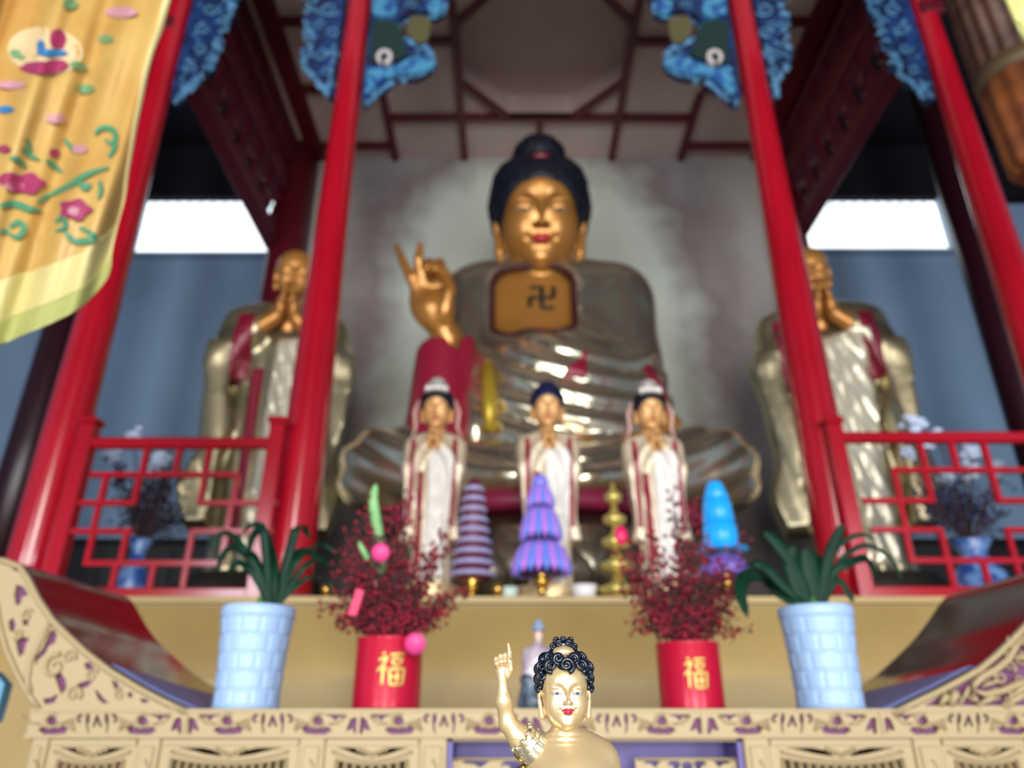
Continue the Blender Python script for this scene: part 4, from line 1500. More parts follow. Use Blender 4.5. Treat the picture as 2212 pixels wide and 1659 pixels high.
ho = sdf('hair', [(hair0, [fc[i] + S0 * (-1.5, -1.4, -.9)[i] for i in range(3)], [fc[i] + S0 * (1.5, 1.5, 1.95)[i] for i in range(3)], S0 * .03)], mat('navy_curls', srgb(5, 15, 32), 0.3, coat=0.5), inf)
cm = MB()
for (x_, y_, z_, r) in ((0, -1.0, .98, .30), (.60, -.78, .98, .26), (-.60, -.78, .98, .26), (.94, -.42, .58, .21), (-.94, -.42, .58, .21), (.30, -.84, 1.24, .22), (-.30, -.84, 1.24, .22), (.92, -.40, .98, .24), (-.92, -.40, .98, .24),
                        (1.03, -.10, .25, .14), (-1.03, -.10, .25, .14), (.62, -.62, 1.32, .2), (-.62, -.62, 1.32, .2)):
    spiral(cm, inv0((x_, y_, z_)), r * S0, (x_ * .55, -1, .25), .095 * S0, sg=1 if x_ >= 0 else -1)
cm.build('curl', mat('navy_curls', (0, 0, 0)), inf)
bb = MB()
bc = inv0((0, -.05, 1.78))
bb.ball(inv0((-.02, -.32, 1.55)), (.46 * S0, .34 * S0, .26 * S0), 24, 14)
bb.build('hair_band', PALEGOLD, inf)
bn = MB()
bn.ball(inv0((0, -.0, 1.86)), (.50 * S0, .46 * S0, .28 * S0), 20, 12)
for (x_, z_, r, y_) in ((.17, 1.90, .17, -.42), (-.17, 1.90, .17, -.42), (.42, 1.80, .15, -.28), (-.42, 1.80, .15, -.28), (0.28, 2.04, .14, -.24), (-.28, 2.04, .14, -.24), (0, 2.08, .12, -.28)):
    bn.ball(inv0((x_, y_ + .1, z_)), (r * S0, r * .8 * S0, r * S0), 10, 8)
    spiral(bn, inv0((x_, y_, z_)), r * .8 * S0, (x_ * .4, -1, .3), .065 * S0, 1.4, 1 if x_ > 0 else -1)
bn.build('hair_bun', mat('navy_curls', (0, 0, 0)), inf)
# armlet with scalloped leaves and the sash hanging from it
am = MB()
A0, A1 = q0(1160, 1620, .009), q0(1124, 1590, .005)
axd = (A0 - A1).normalized()
UU = axd.orthogonal().normalized()
VV = axd.cross(UU)
for ring in range(3):
    def band(u, v, ring=ring):
        a = u * 2 * pi
        ln_ = -.0055 * ring + v * (.0085 + .0016 * abs(sin(a * 6 + ring)))
        c = A0 - axd * (.0035 + .0 * ring) - axd * (-ln_) * 1.0
        c = A0 - axd * (.0045 * ring + v * (.0058 + .0020 * abs(sin(a * 5 + ring * .8))))
        rr = .0142 - .0011 * ring - .0006 * v + .0007 * abs(sin(a * 5 + ring * .8)) + .0008 * (ring == 2) * v
        return c + (UU * cos(a) + VV * sin(a)) * rr
    am.grid(band, 60, 7, closed_u=True)
for k in range(10):
    a = k * 2 * pi / 10
    am.ball(tuple(A0 - axd * .0165 + (UU * cos(a) + VV * sin(a)) * .0118), .0019, 8, 6)
am.build('armlet', mat('silver_gold_trim', srgb(240, 230, 200), 0.2, metal=0.85), inf, solid=.0006)
ss = MB()
def sash(u, v):
    a = q0(1120, 1600, .002).lerp(q0(1162, 1630, .006), u)
    b_ = q0(1118, 1668, .010).lerp(q0(1140, 1700, .012), u)
    p = a.lerp(b_, v)
    p.y += .004 * sin(u * 9 + v * 4) + .002 * sin(v * 22)
    p.x += .0035 * sin(v * 11) * (1 - u)
    return p
ss.grid(sash, 22, 26)
ss.build('sash', mat('antique_gold_leaf', srgb(170, 156, 96), 0.25, metal=0.9), inf, solid=.0012)
# skirt, lotus base and stand below the picture
sk = MB()
cxs = q0(1236, 1700).x
sk.lathe([(.030, zlo + .006), (.036, zlo - .01), (.042, zlo - .05), (.046, zlo - .06)], 40, (cxs, Y0 + .008, 0), rf=lambda a, i: 1 + .04 * sin(a * 9) * min(i, 1))
sk.build('skirt', BRASS, inf)
lb = MB()
lb.lathe([(.05, zlo - .06), (.065, zlo - .066), (.07, zlo - .08), (.055, zlo - .1), (.075, zlo - .12), (.08, zlo - .13), (.03, zlo - .135), (.03, .03), (.13, .02), (.13, .001)], 40, (cxs, Y0 + .008, 0))
lb.build('pedestal', PALEGOLD, inf)
# ============================================================ big seated statue
YBd = 5.9
hc = at(1166, 473, 5.62)
SB = 92 / FPX * 5.62 / (CO - ((829.5 - 455) / FPX) * SI)
frb = framed(hc, SB, radians(20), radians(0))
fb, invb = frb
Bz = zp
bud = thing('seated_buddha', 'huge seated gold buddha with navy hair and brass robe, right hand raised', 'statue', (AX, 5.6, zp))


def W(px, py, Y):
    return at(px, py, Y)


neck0 = W(1168, 600, 5.85)
shL, shR = W(1052, 655, 6.0), W(1318, 655, 6.0)
chest = W(1172, 720, 5.95)
belly = W(1178, 880, 5.75)
pel = W(1185, 985, 5.75)
kneeL, kneeR = W(832, 1022, 5.45), W(1538, 1020, 5.45)
wristR = W(968, 735, 5.35)
palmR = W(930, 655, 5.25)
elbR = W(962, 885, 5.55)
elbL = W(1392, 900, 5.75)


def buddha_body(X, Y, Z):
    d = headf(*fb(X, Y, Z)) * SB
    t = ell(X, Y, Z, chest + Vector((0, .08, 0)), (.80, .48, .66))
    t = smin(t, cone(X, Y, Z, shL + Vector((.1, 0, 0)), shR - Vector((.1, 0, 0)), .32, .32), .25)
    t = smin(t, ell(X, Y, Z, belly, (.66, .56, .6)), .3)
    d = smin(d, t, .12)
    # raised forearm and hand
    fa = cone(X, Y, Z, elbR, wristR, .17, .105)
    pm = ell(X, Y, Z, palmR, (.175, .08, .24), Matrix.Rotation(radians(-14), 3, 'Y'))
    pm = smin(pm, cone(X, Y, Z, wristR, palmR - Vector((-.02, 0, .05)), .105, .12), .08)
    # thumb mound
    pm = smin(pm, ell(X, Y, Z, W(962, 660, 5.2), (.08, .08, .16)), .05)
    h = smin(fa, pm, .08)
    def fing(pts, r):
        P = [W(*p) for p in pts]
        return chain(X, Y, Z, P, [r, r * .92, r * .8, r * .55][:len(P)], .01)
    h = smin(h, fing([(905, 640, 5.22), (888, 600, 5.18), (872, 568, 5.17), (857, 532, 5.18)], .047), .03)
    h = smin(h, fing([(918, 628, 5.22), (908, 588, 5.16), (904, 560, 5.12), (908, 530, 5.10)], .050), .03)
    h = smin(h, fing([(935, 622, 5.22), (932, 585, 5.12), (926, 568, 5.02), (918, 582, 4.95)], .052), .03)
    h = smin(h, fing([(950, 625, 5.22), (956, 590, 5.14), (950, 568, 5.02), (932, 572, 4.94)], .052), .03)
    h = smin(h, fing([(962, 672, 5.18), (972, 625, 5.10), (962, 592, 5.0), (940, 580, 4.93)], .055), .03)
    d = np.minimum(d, h)
    return d


def lap_hand(X, Y, Z):
    h = cone(X, Y, Z, W(1440, 925, 5.45), W(1345, 972, 5.2), .13, .11)
    h = smin(h, ell(X, Y, Z, W(1290, 985, 5.12), (.24, .16, .075)), .06)
    for i in range(4):
        h = smin(h, chain(X, Y, Z, [W(1265, 975 + 9 * i, 5.15 - .03 * i), W(1225, 972 + 10 * i, 5.08 - .03 * i), W(1200, 975 + 10 * i, 5.04 - .02 * i)], [.045, .042, .03], .01), .02)
    h = smin(h, chain(X, Y, Z, [W(1300, 975, 5.1), W(1270, 952, 5.05), W(1245, 948, 5.05)], [.05, .045, .03], .01), .03)
    return h


def body_all(X, Y, Z):
    return np.minimum(buddha_body(X, Y, Z), lap_hand(X, Y, Z))


def BB(px0, py0, px1, py1, Ya, Yb_):
    """box that holds a photo rectangle between two depths"""
    P = [W(px, py, y) for px in (px0, px1) for py in (py0, py1) for y in (Ya, Yb_)]
    return [min(p[i] for p in P) for i in range(3)], [max(p[i] for p in P) for i in range(3)]


zc1 = invb((0, 0, -1.55)).z
sdf('body', [(body_all, (hc.x - .62, 4.9, zc1), (hc.x + .62, 6.4, hc.z + .62), .0125),
             (body_all, (W(1000, 900, 5.5).x, 4.95, pel.z - .5), (W(1500, 900, 5.5).x, 6.6, zc1 + .013), .026),
             (body_all, (W(835, 600, 5.2).x, 4.85, elbR.z - .3), (W(1000, 800, 5.5).x + .026, 5.95, W(900, 515, 5.3).z), .015)], GOLDSKIN, bud)
lips_part(frb, None, SB, bud, mat('dull_red_lips', srgb(176, 40, 40), 0.4), cell=.03)
eye_part(frb, SB, bud, mat('painted_eye', srgb(120, 100, 70), 0.4), BLACKP, cell=.03, open_=.05, iris=.05)
# snail-curl hair cap with dome and red jewel


def hairb(X, Y, Z):
    x, y, z = fb(X, Y, Z)
    ax = np.abs(x)
    cap = ell(x, y, z, (0, .20, .42), (1.19, 1.30, 1.08))
    cap = smin(cap, cone(ax, y, z, (1.06, .10, .3), (1.02, .12, -.32), .16, .10), .12)
    cut = ell(x, y, z, (0, -1.15, -.42), (1.02, 1.28, 1.05))
    cap = smax(cap, -cut, .06)
    cap = smax(cap, -(z + .62), .05)
    cap = smin(cap, smax(ell(ax, y, z, (.50, .16, .82), (.60, .95, .60)), -cut, .06), .15)
    dome = ell(x, y, z, (0, .24, 1.46), (.66, .66, .64))
    cap = smin(cap, dome, .12)
    th = np.arctan2(x, y - .25)
    ph = np.arctan2(z - .3, np.sqrt(x * x + (y - .25) ** 2))
    cap = cap - .022 * np.maximum(0, np.cos(th * 16) * np.cos(ph * 16))
    return cap * SB


sdf('hair', [(hairb, [hc[i] + SB * (-1.45, -1.5, -1.2)[i] for i in range(3)], [hc[i] + SB * (1.45, 2.1, 2.6)[i] for i in range(3)], SB * .035)], NAVY, bud)
b = MB()
b.ball(invb((0, -.62, 1.25)), (.20 * SB, .1 * SB, .10 * SB), 14, 8)
b.build('hair_jewel', mat('dark_red_jewel', srgb(120, 24, 40), 0.3), bud)


def fold(v, a):
    """rounded pleats: sharp valleys, soft ridges"""
    return a * (1 - np.abs(np.sin(v)))


def buddha_robe(X, Y, Z):
    t = ell(X, Y, Z, chest + Vector((0, .08, 0)), (.93, .58, .78))
    t = smin(t, cone(X, Y, Z, shL, shR, .37, .37), .25)
    t = smin(t, ell(X, Y, Z, belly, (.80, .66, .72)), .3)
    t = smin(t, ell(X, Y, Z, pel, (.95, .7, .55)), .3)
    # upper arms
    t = smin(t, cone(X, Y, Z, shL + Vector((-.12, 0, -.05)), W(985, 860, 5.85), .36, .34), .12)
    t = smin(t, cone(X, Y, Z, shR + Vector((.02, 0, -.05)), elbL + Vector((-.12, 0, 0)), .36, .36), .15)
    # chest opening
    zz = (chest.z + .12 - Z)
    op = bx(X, Y, Z, W(1152, 640, 5.4), (.35, .62, .40), .2)
    t = smax(t, -op, .05)
    # U-shaped folds over the belly sweeping up to the shoulder on the right
    cx_, cz_ = W(1290, 640, 5.5).x, W(1290, 640, 5.5).z
    rr = np.sqrt(((X - cx_) / 1.05) ** 2 + (Z - cz_) ** 2)
    front = np.clip((5.9 - Y) / .3, 0, 1)
    m = np.clip((W(0, 715, 5.5).z - Z) / .35, 0, 1)
    t = t + (fold(rr * 15 + .7 * X, .05) - .02) * front * m
    # legs
    k = cone(X, Y, Z, kneeL, W(1110, 1045, 4.98), .31, .28)
    k = smin(k, cone(X, Y, Z, kneeR, W(1260, 1045, 4.98), .31, .28), .08)
    k = smin(k, cone(X, Y, Z, kneeL, pel + Vector((-.3, 0, -.1)), .31, .38), .2)
    k = smin(k, cone(X, Y, Z, kneeR, pel + Vector((.3, 0, -.1)), .31, .38), .2)
    k = smin(k, cone(X, Y, Z, W(1000, 1050, 5.05), W(1370, 1050, 5.05), .26, .26), .1)
    r2 = np.sqrt((X - pel.x) ** 2 * .5 + (Z - pel.z - .6) ** 2 * 1.6)
    k = k + (fold(r2 * 12 + np.abs(X - pel.x) * 2, .035) - .015)
    k = smax(k, zseat - Z, .05)
    return smin(t, k, .15)


zseat = at(1185, 1082, 5.0).z
xa_, xb_ = W(735, 1050, 5.0).x, W(1645, 1050, 5.0).x
sdf('robe', [(buddha_robe, (xa_ - .4, 4.4, zseat - .1), (xb_ + .4, 6.75, W(1200, 580, 6.0).z + .35), .032)], BRASS, bud)


def sleeve(X, Y, Z):
    c = cone(X, Y, Z, W(966, 752, 5.40), W(952, 960, 5.42), .245, .33)
    c = smax(c, -cone(X, Y, Z, W(966, 700, 5.34), W(962, 840, 5.40), .17, .13), .03)
    c = smax(c, Z - W(966, 745, 5.4).z - .25 * (X - W(966, 745, 5.4).x), .03)
    return c + fold((X * 6 + Z * 1.5), .03)


sdf('sleeve_lining', [(sleeve, *BB(850, 690, 1050, 1010, 4.95, 5.9), .025)], MAROON, bud)
# brass edge of the raised sleeve, the yellow strap and the maroon patches
e = MB()
for (pts, wd_, dp) in (([(1000, 735, 5.42), (1018, 830, 5.35), (1026, 900, 5.25), (1030, 960, 5.15)], .075, .05), ([(940, 760, 5.3), (922, 850, 5.28), (905, 930, 5.25)], .05, .05)):
    e.tube([W(*p) for p in pts], wd_, 10)
e.build('sleeve_edge', BRASS, bud)
e = MB()
e.tube([W(1053, 790, 5.15), W(1056, 860, 5.08), W(1058, 930, 5.02)], [.05, .06, .05], 10)
e.build('sash_end', mat('ochre_sash', srgb(190, 160, 50), 0.35, metal=0.4), bud)


def patchf(X, Y, Z):
    d_ = buddha_robe(X, Y, Z) - .015
    A, B_, C_ = W(1268, 765, 5.3), W(1262, 842, 5.3), W(1208, 838, 5.3)
    def edge(P, Q):
        n_ = Vector((Q.z - P.z, 0, -(Q.x - P.x))).normalized()
        return (X - P.x) * n_.x + (Z - P.z) * n_.z
    tri = np.maximum(np.maximum(edge(A, B_), edge(B_, C_)), edge(C_, A))
    tri2 = np.maximum(np.maximum(-edge(A, B_), -edge(B_, C_)), -edge(C_, A))
    tri = np.where(np.abs(tri) < 1e9, np.minimum(tri, tri2), tri)
    return np.maximum(np.maximum(d_, -d_ - .06), np.maximum(tri, Y - 5.6))


sdf('inner_robe', [(patchf, *BB(1195, 750, 1280, 850, 5.0, 5.6), .02)], MAROON, bud)


def vneck(X, Y, Z):
    d_ = buddha_robe(X, Y, Z) - .02
    op = bx(X, Y, Z, W(1152, 640, 5.4), (.35, .62, .40), .2)
    return np.maximum(np.maximum(d_, -d_ - .08), np.maximum(op - .03, (5.0 - Y)))


sdf('collar', [(vneck, *BB(1020, 560, 1330, 790, 5.1, 6.0), .022)], mat('dull_maroon_trim', srgb(62, 22, 24), 0.5), bud)
# gold sash band crossing the bare chest
def chestband(X, Y, Z):
    P, Q = W(1060, 745, 5.3), W(1215, 715, 5.25)
    c = cone(X, Y, Z, P, Q, .10, .07)
    c2 = buddha_body(X, Y, Z) - .04
    n_ = (Q - P).normalized()
    u = (X - P.x) * -n_.z + (Z - P.z) * n_.x
    return np.maximum(np.maximum(c2, -c2 - .1), np.abs(u + .02) - .075) + fold(u * 45, .012)


sdf('chest_band', [(chestband, *BB(1050, 690, 1235, 775, 5.1, 5.8), .016)], GOLDSKIN, bud)
# dark maroon upper-arm folds at the far right
e = MB()
e.tube([W(1395, 800, 5.55), W(1412, 850, 5.45), W(1425, 905, 5.35)], [.07, .10, .09], 10)
e.build('sleeve_lining', MAROON, bud)
# counter-clockwise buddhist emblem on the breast
e = MB()
def S(px, py):
    lo_, hi_ = 5.0, 6.2
    for _ in range(18):
        mid = (lo_ + hi_) / 2
        p = W(px, py, mid)
        if float(buddha_body(np.array([p.x]), np.array([p.y]), np.array([p.z]))[0]) > 0:
            lo_ = mid
        else:
            hi_ = mid
    return W(px, py, lo_)
cx0, cy0, r0 = 1170, 643, 22
def seg(*pts):
    P = []
    for i in range(len(pts) - 1):
        for k in range(5):
            t_ = k / 5
            P.append(S(cx0 + (pts[i][0] * (1 - t_) + pts[i + 1][0] * t_) * r0 * 1.15, cy0 + (pts[i][1] * (1 - t_) + pts[i + 1][1] * t_) * r0))
    P.append(S(cx0 + pts[-1][0] * r0 * 1.15, cy0 + pts[-1][1] * r0))
    e.tube(P, .022, 6)
seg((0, -1), (0, 1))
seg((-1, 0), (1, 0))
seg((0, -1), (-1, -1))
seg((0, 1), (1, 1))
seg((-1, 0), (-1, 1))
seg((1, 0), (1, -1))
e.build('breast_emblem', BLACKP, bud)

# lotus throne
LOT = mat('bronze_lotus_petal', srgb(170, 160, 140), 0.28, metal=0.85)
thr = thing('lotus_throne', 'bronze lotus throne with maroon rim under the big seated statue', 'throne', (AX, 5.55, zp))
xc = W(1185, 1085, 5.0).x
rx_, ry_ = (xb_ - xa_) / 2 * .86, .95
zr = zseat
def oval(mb, prof, n=64, cy=5.62):
    mb.lathe([(r, z) for r, z in prof], n, (0, 0, 0), M=Matrix.Translation((xc, cy, 0)) @ Matrix.Diagonal((rx_, ry_, 1, 1)))
b = MB()
oval(b, [(.9, zr - .12), (.96, zr - .11), (.98, zr - .06), (.96, zr - .003), (.5, zr - .003)])
b.build('rim', mat('maroon_pink_rim', srgb(140, 32, 70), 0.4), thr)
b = MB()
oval(b, [(.7, zp + .0), (.8, zp + .12), (.62, zp + .3), (.66, zr - .5), (.85, zr - .3), (.9, zr - .16)])
b.build('core', mat('dark_bronze', srgb(72, 56, 40), 0.4, metal=0.6), thr)
for row, (zz, n_, rr, hgt, s_) in enumerate(((zr - .2, 18, 1.0, .52, -1), (zr - .32, 18, .86, .45, -1), (zp + .12, 16, 1.08, .34, 1))):
    for k in range(n_):
        a = 2 * pi * (k + .5 * row) / n_
        if sin(a) > .5:
            continue
        c = Vector((xc + rx_ * rr * cos(a) * .93, 5.62 + ry_ * rr * sin(a) * .93, zz))
        out = Vector((cos(a) / rx_, sin(a) / ry_, 0)).normalized()
        side = Vector((-out.y, out.x, 0))
        wdt = pi * rr * (rx_ + ry_) / n_ * .52
        b = MB()
        def pet(u, v, c=c, out=out, side=side, wdt=wdt, hgt=hgt, s_=s_):
            w_ = wdt * sqrt(max(0, sin(pi * min(1, .12 + .9 * v)))) * (1 if v < .97 else .3)
            x = (u - .5) * 2 * w_
            bul = .16 * sin(pi * v) * (1 - (2 * u - 1) ** 2 * .6) + .07 * v * v
            return c + side * x + out * bul + Vector((0, 0, s_ * hgt * v))
        b.grid(pet, 9, 9)
        b.build('petal', LOT, thr, solid=.03)
# ============================================================ standing figures
CREAM = mat('cream_white_robe', srgb(214, 196, 168), 0.32, metal=0.15, bump=(60, 0.1, 0.004))
WHITE = mat('white_drape', srgb(226, 220, 212), 0.35)
OLDBRASS = mat('old_brass_robe', srgb(178, 166, 134), 0.3, metal=0.8, bump=(5, 0.2, 0.03))
PALEBR = mat('pale_brass_drape', srgb(232, 222, 198), 0.28, metal=0.4, bump=(5, 0.2, 0.02))
ORANGEGOLD = mat('orange_gold_skin', srgb(205, 140, 70), 0.35, metal=0.45, coat=0.2)
TANSKIN = mat('tan_gold_skin', srgb(214, 160, 100), 0.4, metal=0.2)


def standing(name, label, base, H, style, cell, robe_m, drape_m, skin_m, group=None, yaw=0.0, tilt=10, cat='statue'):
    bx0, by0, bz0 = base
    t = thing(name, label, cat, base, group)
    Rz = Matrix.Rotation(-yaw, 3, 'Z')
    ca, sa = cos(yaw), sin(yaw)

    def loc(X, Y, Z):
        x, y, z = (X - bx0) / H, (Y - by0) / H, (Z - bz0) / H
        return (ca * x + sa * y, -sa * x + ca * y, z)

    def wor(p):
        return Vector((bx0 + H * (ca * p[0] - sa * p[1]), by0 + H * (sa * p[0] + ca * p[1]), bz0 + H * p[2]))
    monk = style.startswith('monk')
    s = .056 if monk else .076
    hz = .895 if monk else .862
    wk = .88 if monk else .74
    ns = .0 if monk else .022
    hcx = wor((0, -.02, hz))
    fr = framed(hcx, s * H, radians(tilt), yaw)
    fh = fr[0]

    def body(X, Y, Z):
        d = headf(*fh(X, Y, Z)) * s
        x, y, z = loc(X, Y, Z)
        d = smin(d, ell(x, y, z, (0, .0, hz - .17 - ns), (.08, .06, .07)), .02)
        zc = hz - .175 - ns
        k = 1.25 if monk else 1.0
        ax = np.abs(x)
        # forearms and praying hands
        a = cone(ax, y, z, ((.10 if monk else .115), (-.075 if monk else -.04), zc - .07), (.030, -.105, zc - .02), .028 if monk else .026, .020 if monk else .018)
        pm = ell(ax, y, z, (.014 * k, -.118, zc + .012), (.012 * k, .018 * k, .026 * k))
        a = smin(a, pm, .012)
        for i in range(4):
            yy = -.104 - .011 * i * k
            ln = (.050, .058, .055, .044)[i] * k
            a = np.minimum(a, smin(a, chain(ax, y, z, [(.011 * k, yy, zc + .022), (.008, yy - .002, zc + .022 + ln * .6), (.006, yy + .001, zc + .022 + ln)], [.0062 * k, .0056 * k, .0040 * k], .003), .003))
        a = smin(a, chain(ax, y, z, [(.012, -.098, zc + .01), (.010, -.088, zc + .035), (.007, -.090, zc + .05)], [.007, .006, .004], .003), .004)
        return np.minimum(d, a) * H

    def robe0(x, y, z):
        x = x / wk
        z = z + ns
        ax = np.abs(x)
        t_ = np.clip(z / (hz - .12), 0, 1)
        w_ = .135 - .020 * np.sin(t_ * pi) + .018 * t_
        dp = .095 - .012 * t_
        d = (np.sqrt((x / w_) ** 2 + (y / dp) ** 2) - 1) * dp * .9
        d = smax(d, z - (hz - .13), .05)
        d = smax(d, -z, .01)
        d = smin(d, cone(ax, y, z, (.06, .01, hz - .145), (.145, .0, hz - .185), .048, .050), .04)
        sl = cone(ax, y, z, (.15, .0, hz - .19), (.185 if monk else .155, -.03, hz - .30), .050, .048)
        sl = smin(sl, cone(ax, y, z, (.185 if monk else .155, -.03, hz - .30), (.06, -.085, hz - .205), .045, .036), .02)
        sw = .185 if monk else .145
        hang = np.maximum(np.maximum(np.abs(ax - sw + .012 + .010 * np.sin(z * 21)) - .040 - .006 * np.sin(z * 33 + 1), np.abs(y + .03) - .055), np.maximum(z - (hz - .28), (.12 if monk else .22) - z))
        sl = smin(sl, hang, .03)
        d = smin(d, sl, .02)
        ang = np.arctan2(x, -y + .05)
        amp = .014 * np.clip((hz - .15 - z) * 4, 0, 1)
        d = d + amp * (1 - np.abs(np.sin(ang * 8 + z * 5))) * .8 - .004
        # open neck
        d = smax(d, -ell(x, y, z, (0, -.10, hz - .135), (.050, .085, .085)), .01)
        if monk:
            d = smax(d, -ell(x, y, z, (0, -.14, hz - .20), (.085, .085, .075)), .01)
        return d

    lo = [min(wor((a, b_, 0))[i] for a in (-.3, .3) for b_ in (-.2, .15)) for i in range(2)] + [bz0 - .01 * H]
    hi = [max(wor((a, b_, 0))[i] for a in (-.3, .3) for b_ in (-.2, .15)) for i in range(2)] + [bz0 + (hz + .12) * H]
    sdf('body', [(body, (hcx.x - .17 * H, hcx.y - .19 * H, bz0 + (hz - .28) * H), (hcx.x + .17 * H, hcx.y + .16 * H, bz0 + (hz + .10) * H), cell * .55 * H)], skin_m, t)
    sdf('robe', [(lambda X, Y, Z: robe0(*loc(X, Y, Z)) * H, lo, hi, cell * H)], robe_m, t)

    def drape(X, Y, Z):
        x, y, z = loc(X, Y, Z)
        d = robe0(x, y, z) - .008 + .006 * (1 - np.abs(np.sin((x * 1.2 + z * .55) * 70)))
        rg = np.maximum(np.abs(x - .035 - .05 * (z - .4)) - (.055 + .02 * (z - .3)), np.maximum(z - (hz - .24), .02 - z))
        return np.maximum(np.maximum(d, -d - .02), np.maximum(rg, y)) * H
    sdf('front_drape', [(drape, lo, hi, cell * H)], drape_m, t)

    def strip(X, Y, Z):
        x, y, z = loc(X, Y, Z)
        d = robe0(x, y, z) - .005
        rg = np.maximum(np.abs(np.abs(x) - (.108 if monk else .10)) - (.026 if monk else .014), np.maximum(z - (hz - .17), (hz - .37 if monk else .25) - z))
        rg = np.minimum(rg, np.maximum(np.abs(x + .055) - .016, np.maximum(z - (hz - .34), .05 - z)))
        return np.maximum(np.maximum(d, -d - .02), np.maximum(rg, y)) * H
    sdf('inner_robe', [(strip, lo, hi, cell * H)], MAROON, t)
    lips_part(fr, None, s * H, t, mat('dull_red_lips', srgb(176, 40, 40), 0.4), cell=.06)
    if style == 'buddha':
        def hr(X, Y, Z):
            x, y, z = fh(X, Y, Z)
            c = ell(x, y, z, (0, .20, .46), (1.14, 1.27, 1.10))
            c = smax(c, -ell(x, y, z, (0, -1.15, -.42), (1.02, 1.28, 1.05)), .06)
            c = smax(c, -(z + .4), .05)
            return smin(c, ell(x, y, z, (0, .25, 1.3), (.6, .6, .5)), .15) * s * H
        q = s * H
        sdf('hair', [(hr, (hcx.x - 1.4 * q, hcx.y - 1.4 * q, hcx.z - q), (hcx.x + 1.4 * q, hcx.y + 2 * q, hcx.z + 2.2 * q), q * .07)], mat('blue_hair', srgb(16, 24, 64), 0.4), t)
    elif not monk:
        def hr(X, Y, Z):
            x, y, z = fh(X, Y, Z)
            c = ell(x, y, z, (0, .20, .42), (1.15, 1.27, 1.08))
            c = smax(c, -ell(x, y, z, (0, -1.15, -.42), (1.02, 1.28, 1.05)), .06)
            return smax(c, -(z + .3), .05) * s * H
        q = s * H
        sdf('hair', [(hr, (hcx.x - 1.4 * q, hcx.y - 1.4 * q, hcx.z - q), (hcx.x + 1.4 * q, hcx.y + 2 * q, hcx.z + 1.7 * q), q * .07)], NAVY, t)
        c = MB()
        top = fr[1]((0, .1, 1.55))
        c.ball(tuple(top), (.62 * q, .55 * q, .6 * q), 16, 10)
        for k in range(5):
            a = (k - 2) * .36
            p = fr[1]((.95 * sin(a), -.75 * cos(a) + .1, 1.0))
            r_ = fr[1]((.85 * sin(a), -.65 * cos(a) + .1, 1.45 + .25 * cos(a)))
            c.tube([p, p.lerp(r_, .6) + Vector((0, -.05 * q, 0)), r_], [.16 * q, .2 * q, .04 * q], 8)
        c.build('crown', mat('silver_white_crown', srgb(226, 220, 214), 0.25, metal=0.5), t)
        # ribbons falling on both sides of the face
        for sg in (-1, 1):
            r_ = MB()
            r_.tube([fr[1]((1.15 * sg, .1, .6)), fr[1]((1.45 * sg, .0, -.2)), fr[1]((1.35 * sg, -.1, -1.2)), fr[1]((1.7 * sg, 0, -2.2))], [.10 * q, .14 * q, .12 * q, .05 * q], 7)
            r_.build('crown_ribbon', mat('pale_rose_ribbon', srgb(206, 160, 150), 0.4), t)
    # base
    b = MB()
    if monk:
        b.lathe([(.20 * H, 0), (.205 * H, .02), (.16 * H, -.0 + .05 * H), (.15 * H, .055 * H)], 24, (bx0, by0, bz0 - .055 * H), rf=lambda a, i: 1 + .06 * sin(3 * a + i))
        b.build('rock_base', mat('dark_rock_base', srgb(44, 38, 30), 0.7), t)
    else:
        b.lathe([(.17 * H, 0), (.19 * H, .02 * H), (.15 * H, .04 * H), (.18 * H, .06 * H), (.14 * H, .07 * H)], 32, (bx0, by0, bz0 - .07 * H), rf=lambda a, i: 1 + .07 * abs(sin(8 * a)) * (i in (1, 3)))
        b.build('lotus_base', PALEGOLD, t)
    return t


def place(pxt, pyt, Y, zbase, ztop_frac):
    """base location and height from the photo pixel of the top of the head"""
    T = at(pxt, pyt, Y)
    H = (T.z - zbase) / ztop_frac
    return (T.x, Y, zbase), H


# monks flanking the big statue
ped = .45
bm, Hm = place(645, 556, 5.9, zp + ped, .975)
standing('monk_statue', 'bald gilded monk statue with praying hands standing left of the big seated statue', bm, Hm, 'monk', .0085, OLDBRASS, PALEBR, ORANGEGOLD, 'flanking monk statues', yaw=radians(14), tilt=12)
bm2, Hm2 = place(1737, 550, 5.9, zp + ped, .975)
standing('monk_statue', 'bald gilded monk statue in maroon and brass standing right of the big seated statue', bm2, Hm2, 'monk', .0085, OLDBRASS, PALEBR, ORANGEGOLD, 'flanking monk statues', yaw=radians(-14), tilt=12)
for (b_, H_, w_) in ((bm, Hm, 'left'), (bm2, Hm2, 'right')):
    m = MB()
    zt_ = b_[2] - .055 * H_ - .002
    m.lathe([(.66, 0), (.68, .06), (.6, .10), (.58, zt_ - zp - .08), (.66, zt_ - zp - .05), (.66, zt_ - zp)], 8, (b_[0], b_[1], zp + .001), smooth=False)
    tag(m.build('pedestal', mat('dark_brown_pedestal', srgb(42, 32, 26), 0.6), loc=(b_[0], b_[1], zp + .001)), 'dark eight-sided pedestal under the %s monk statue' % w_, 'pedestal')

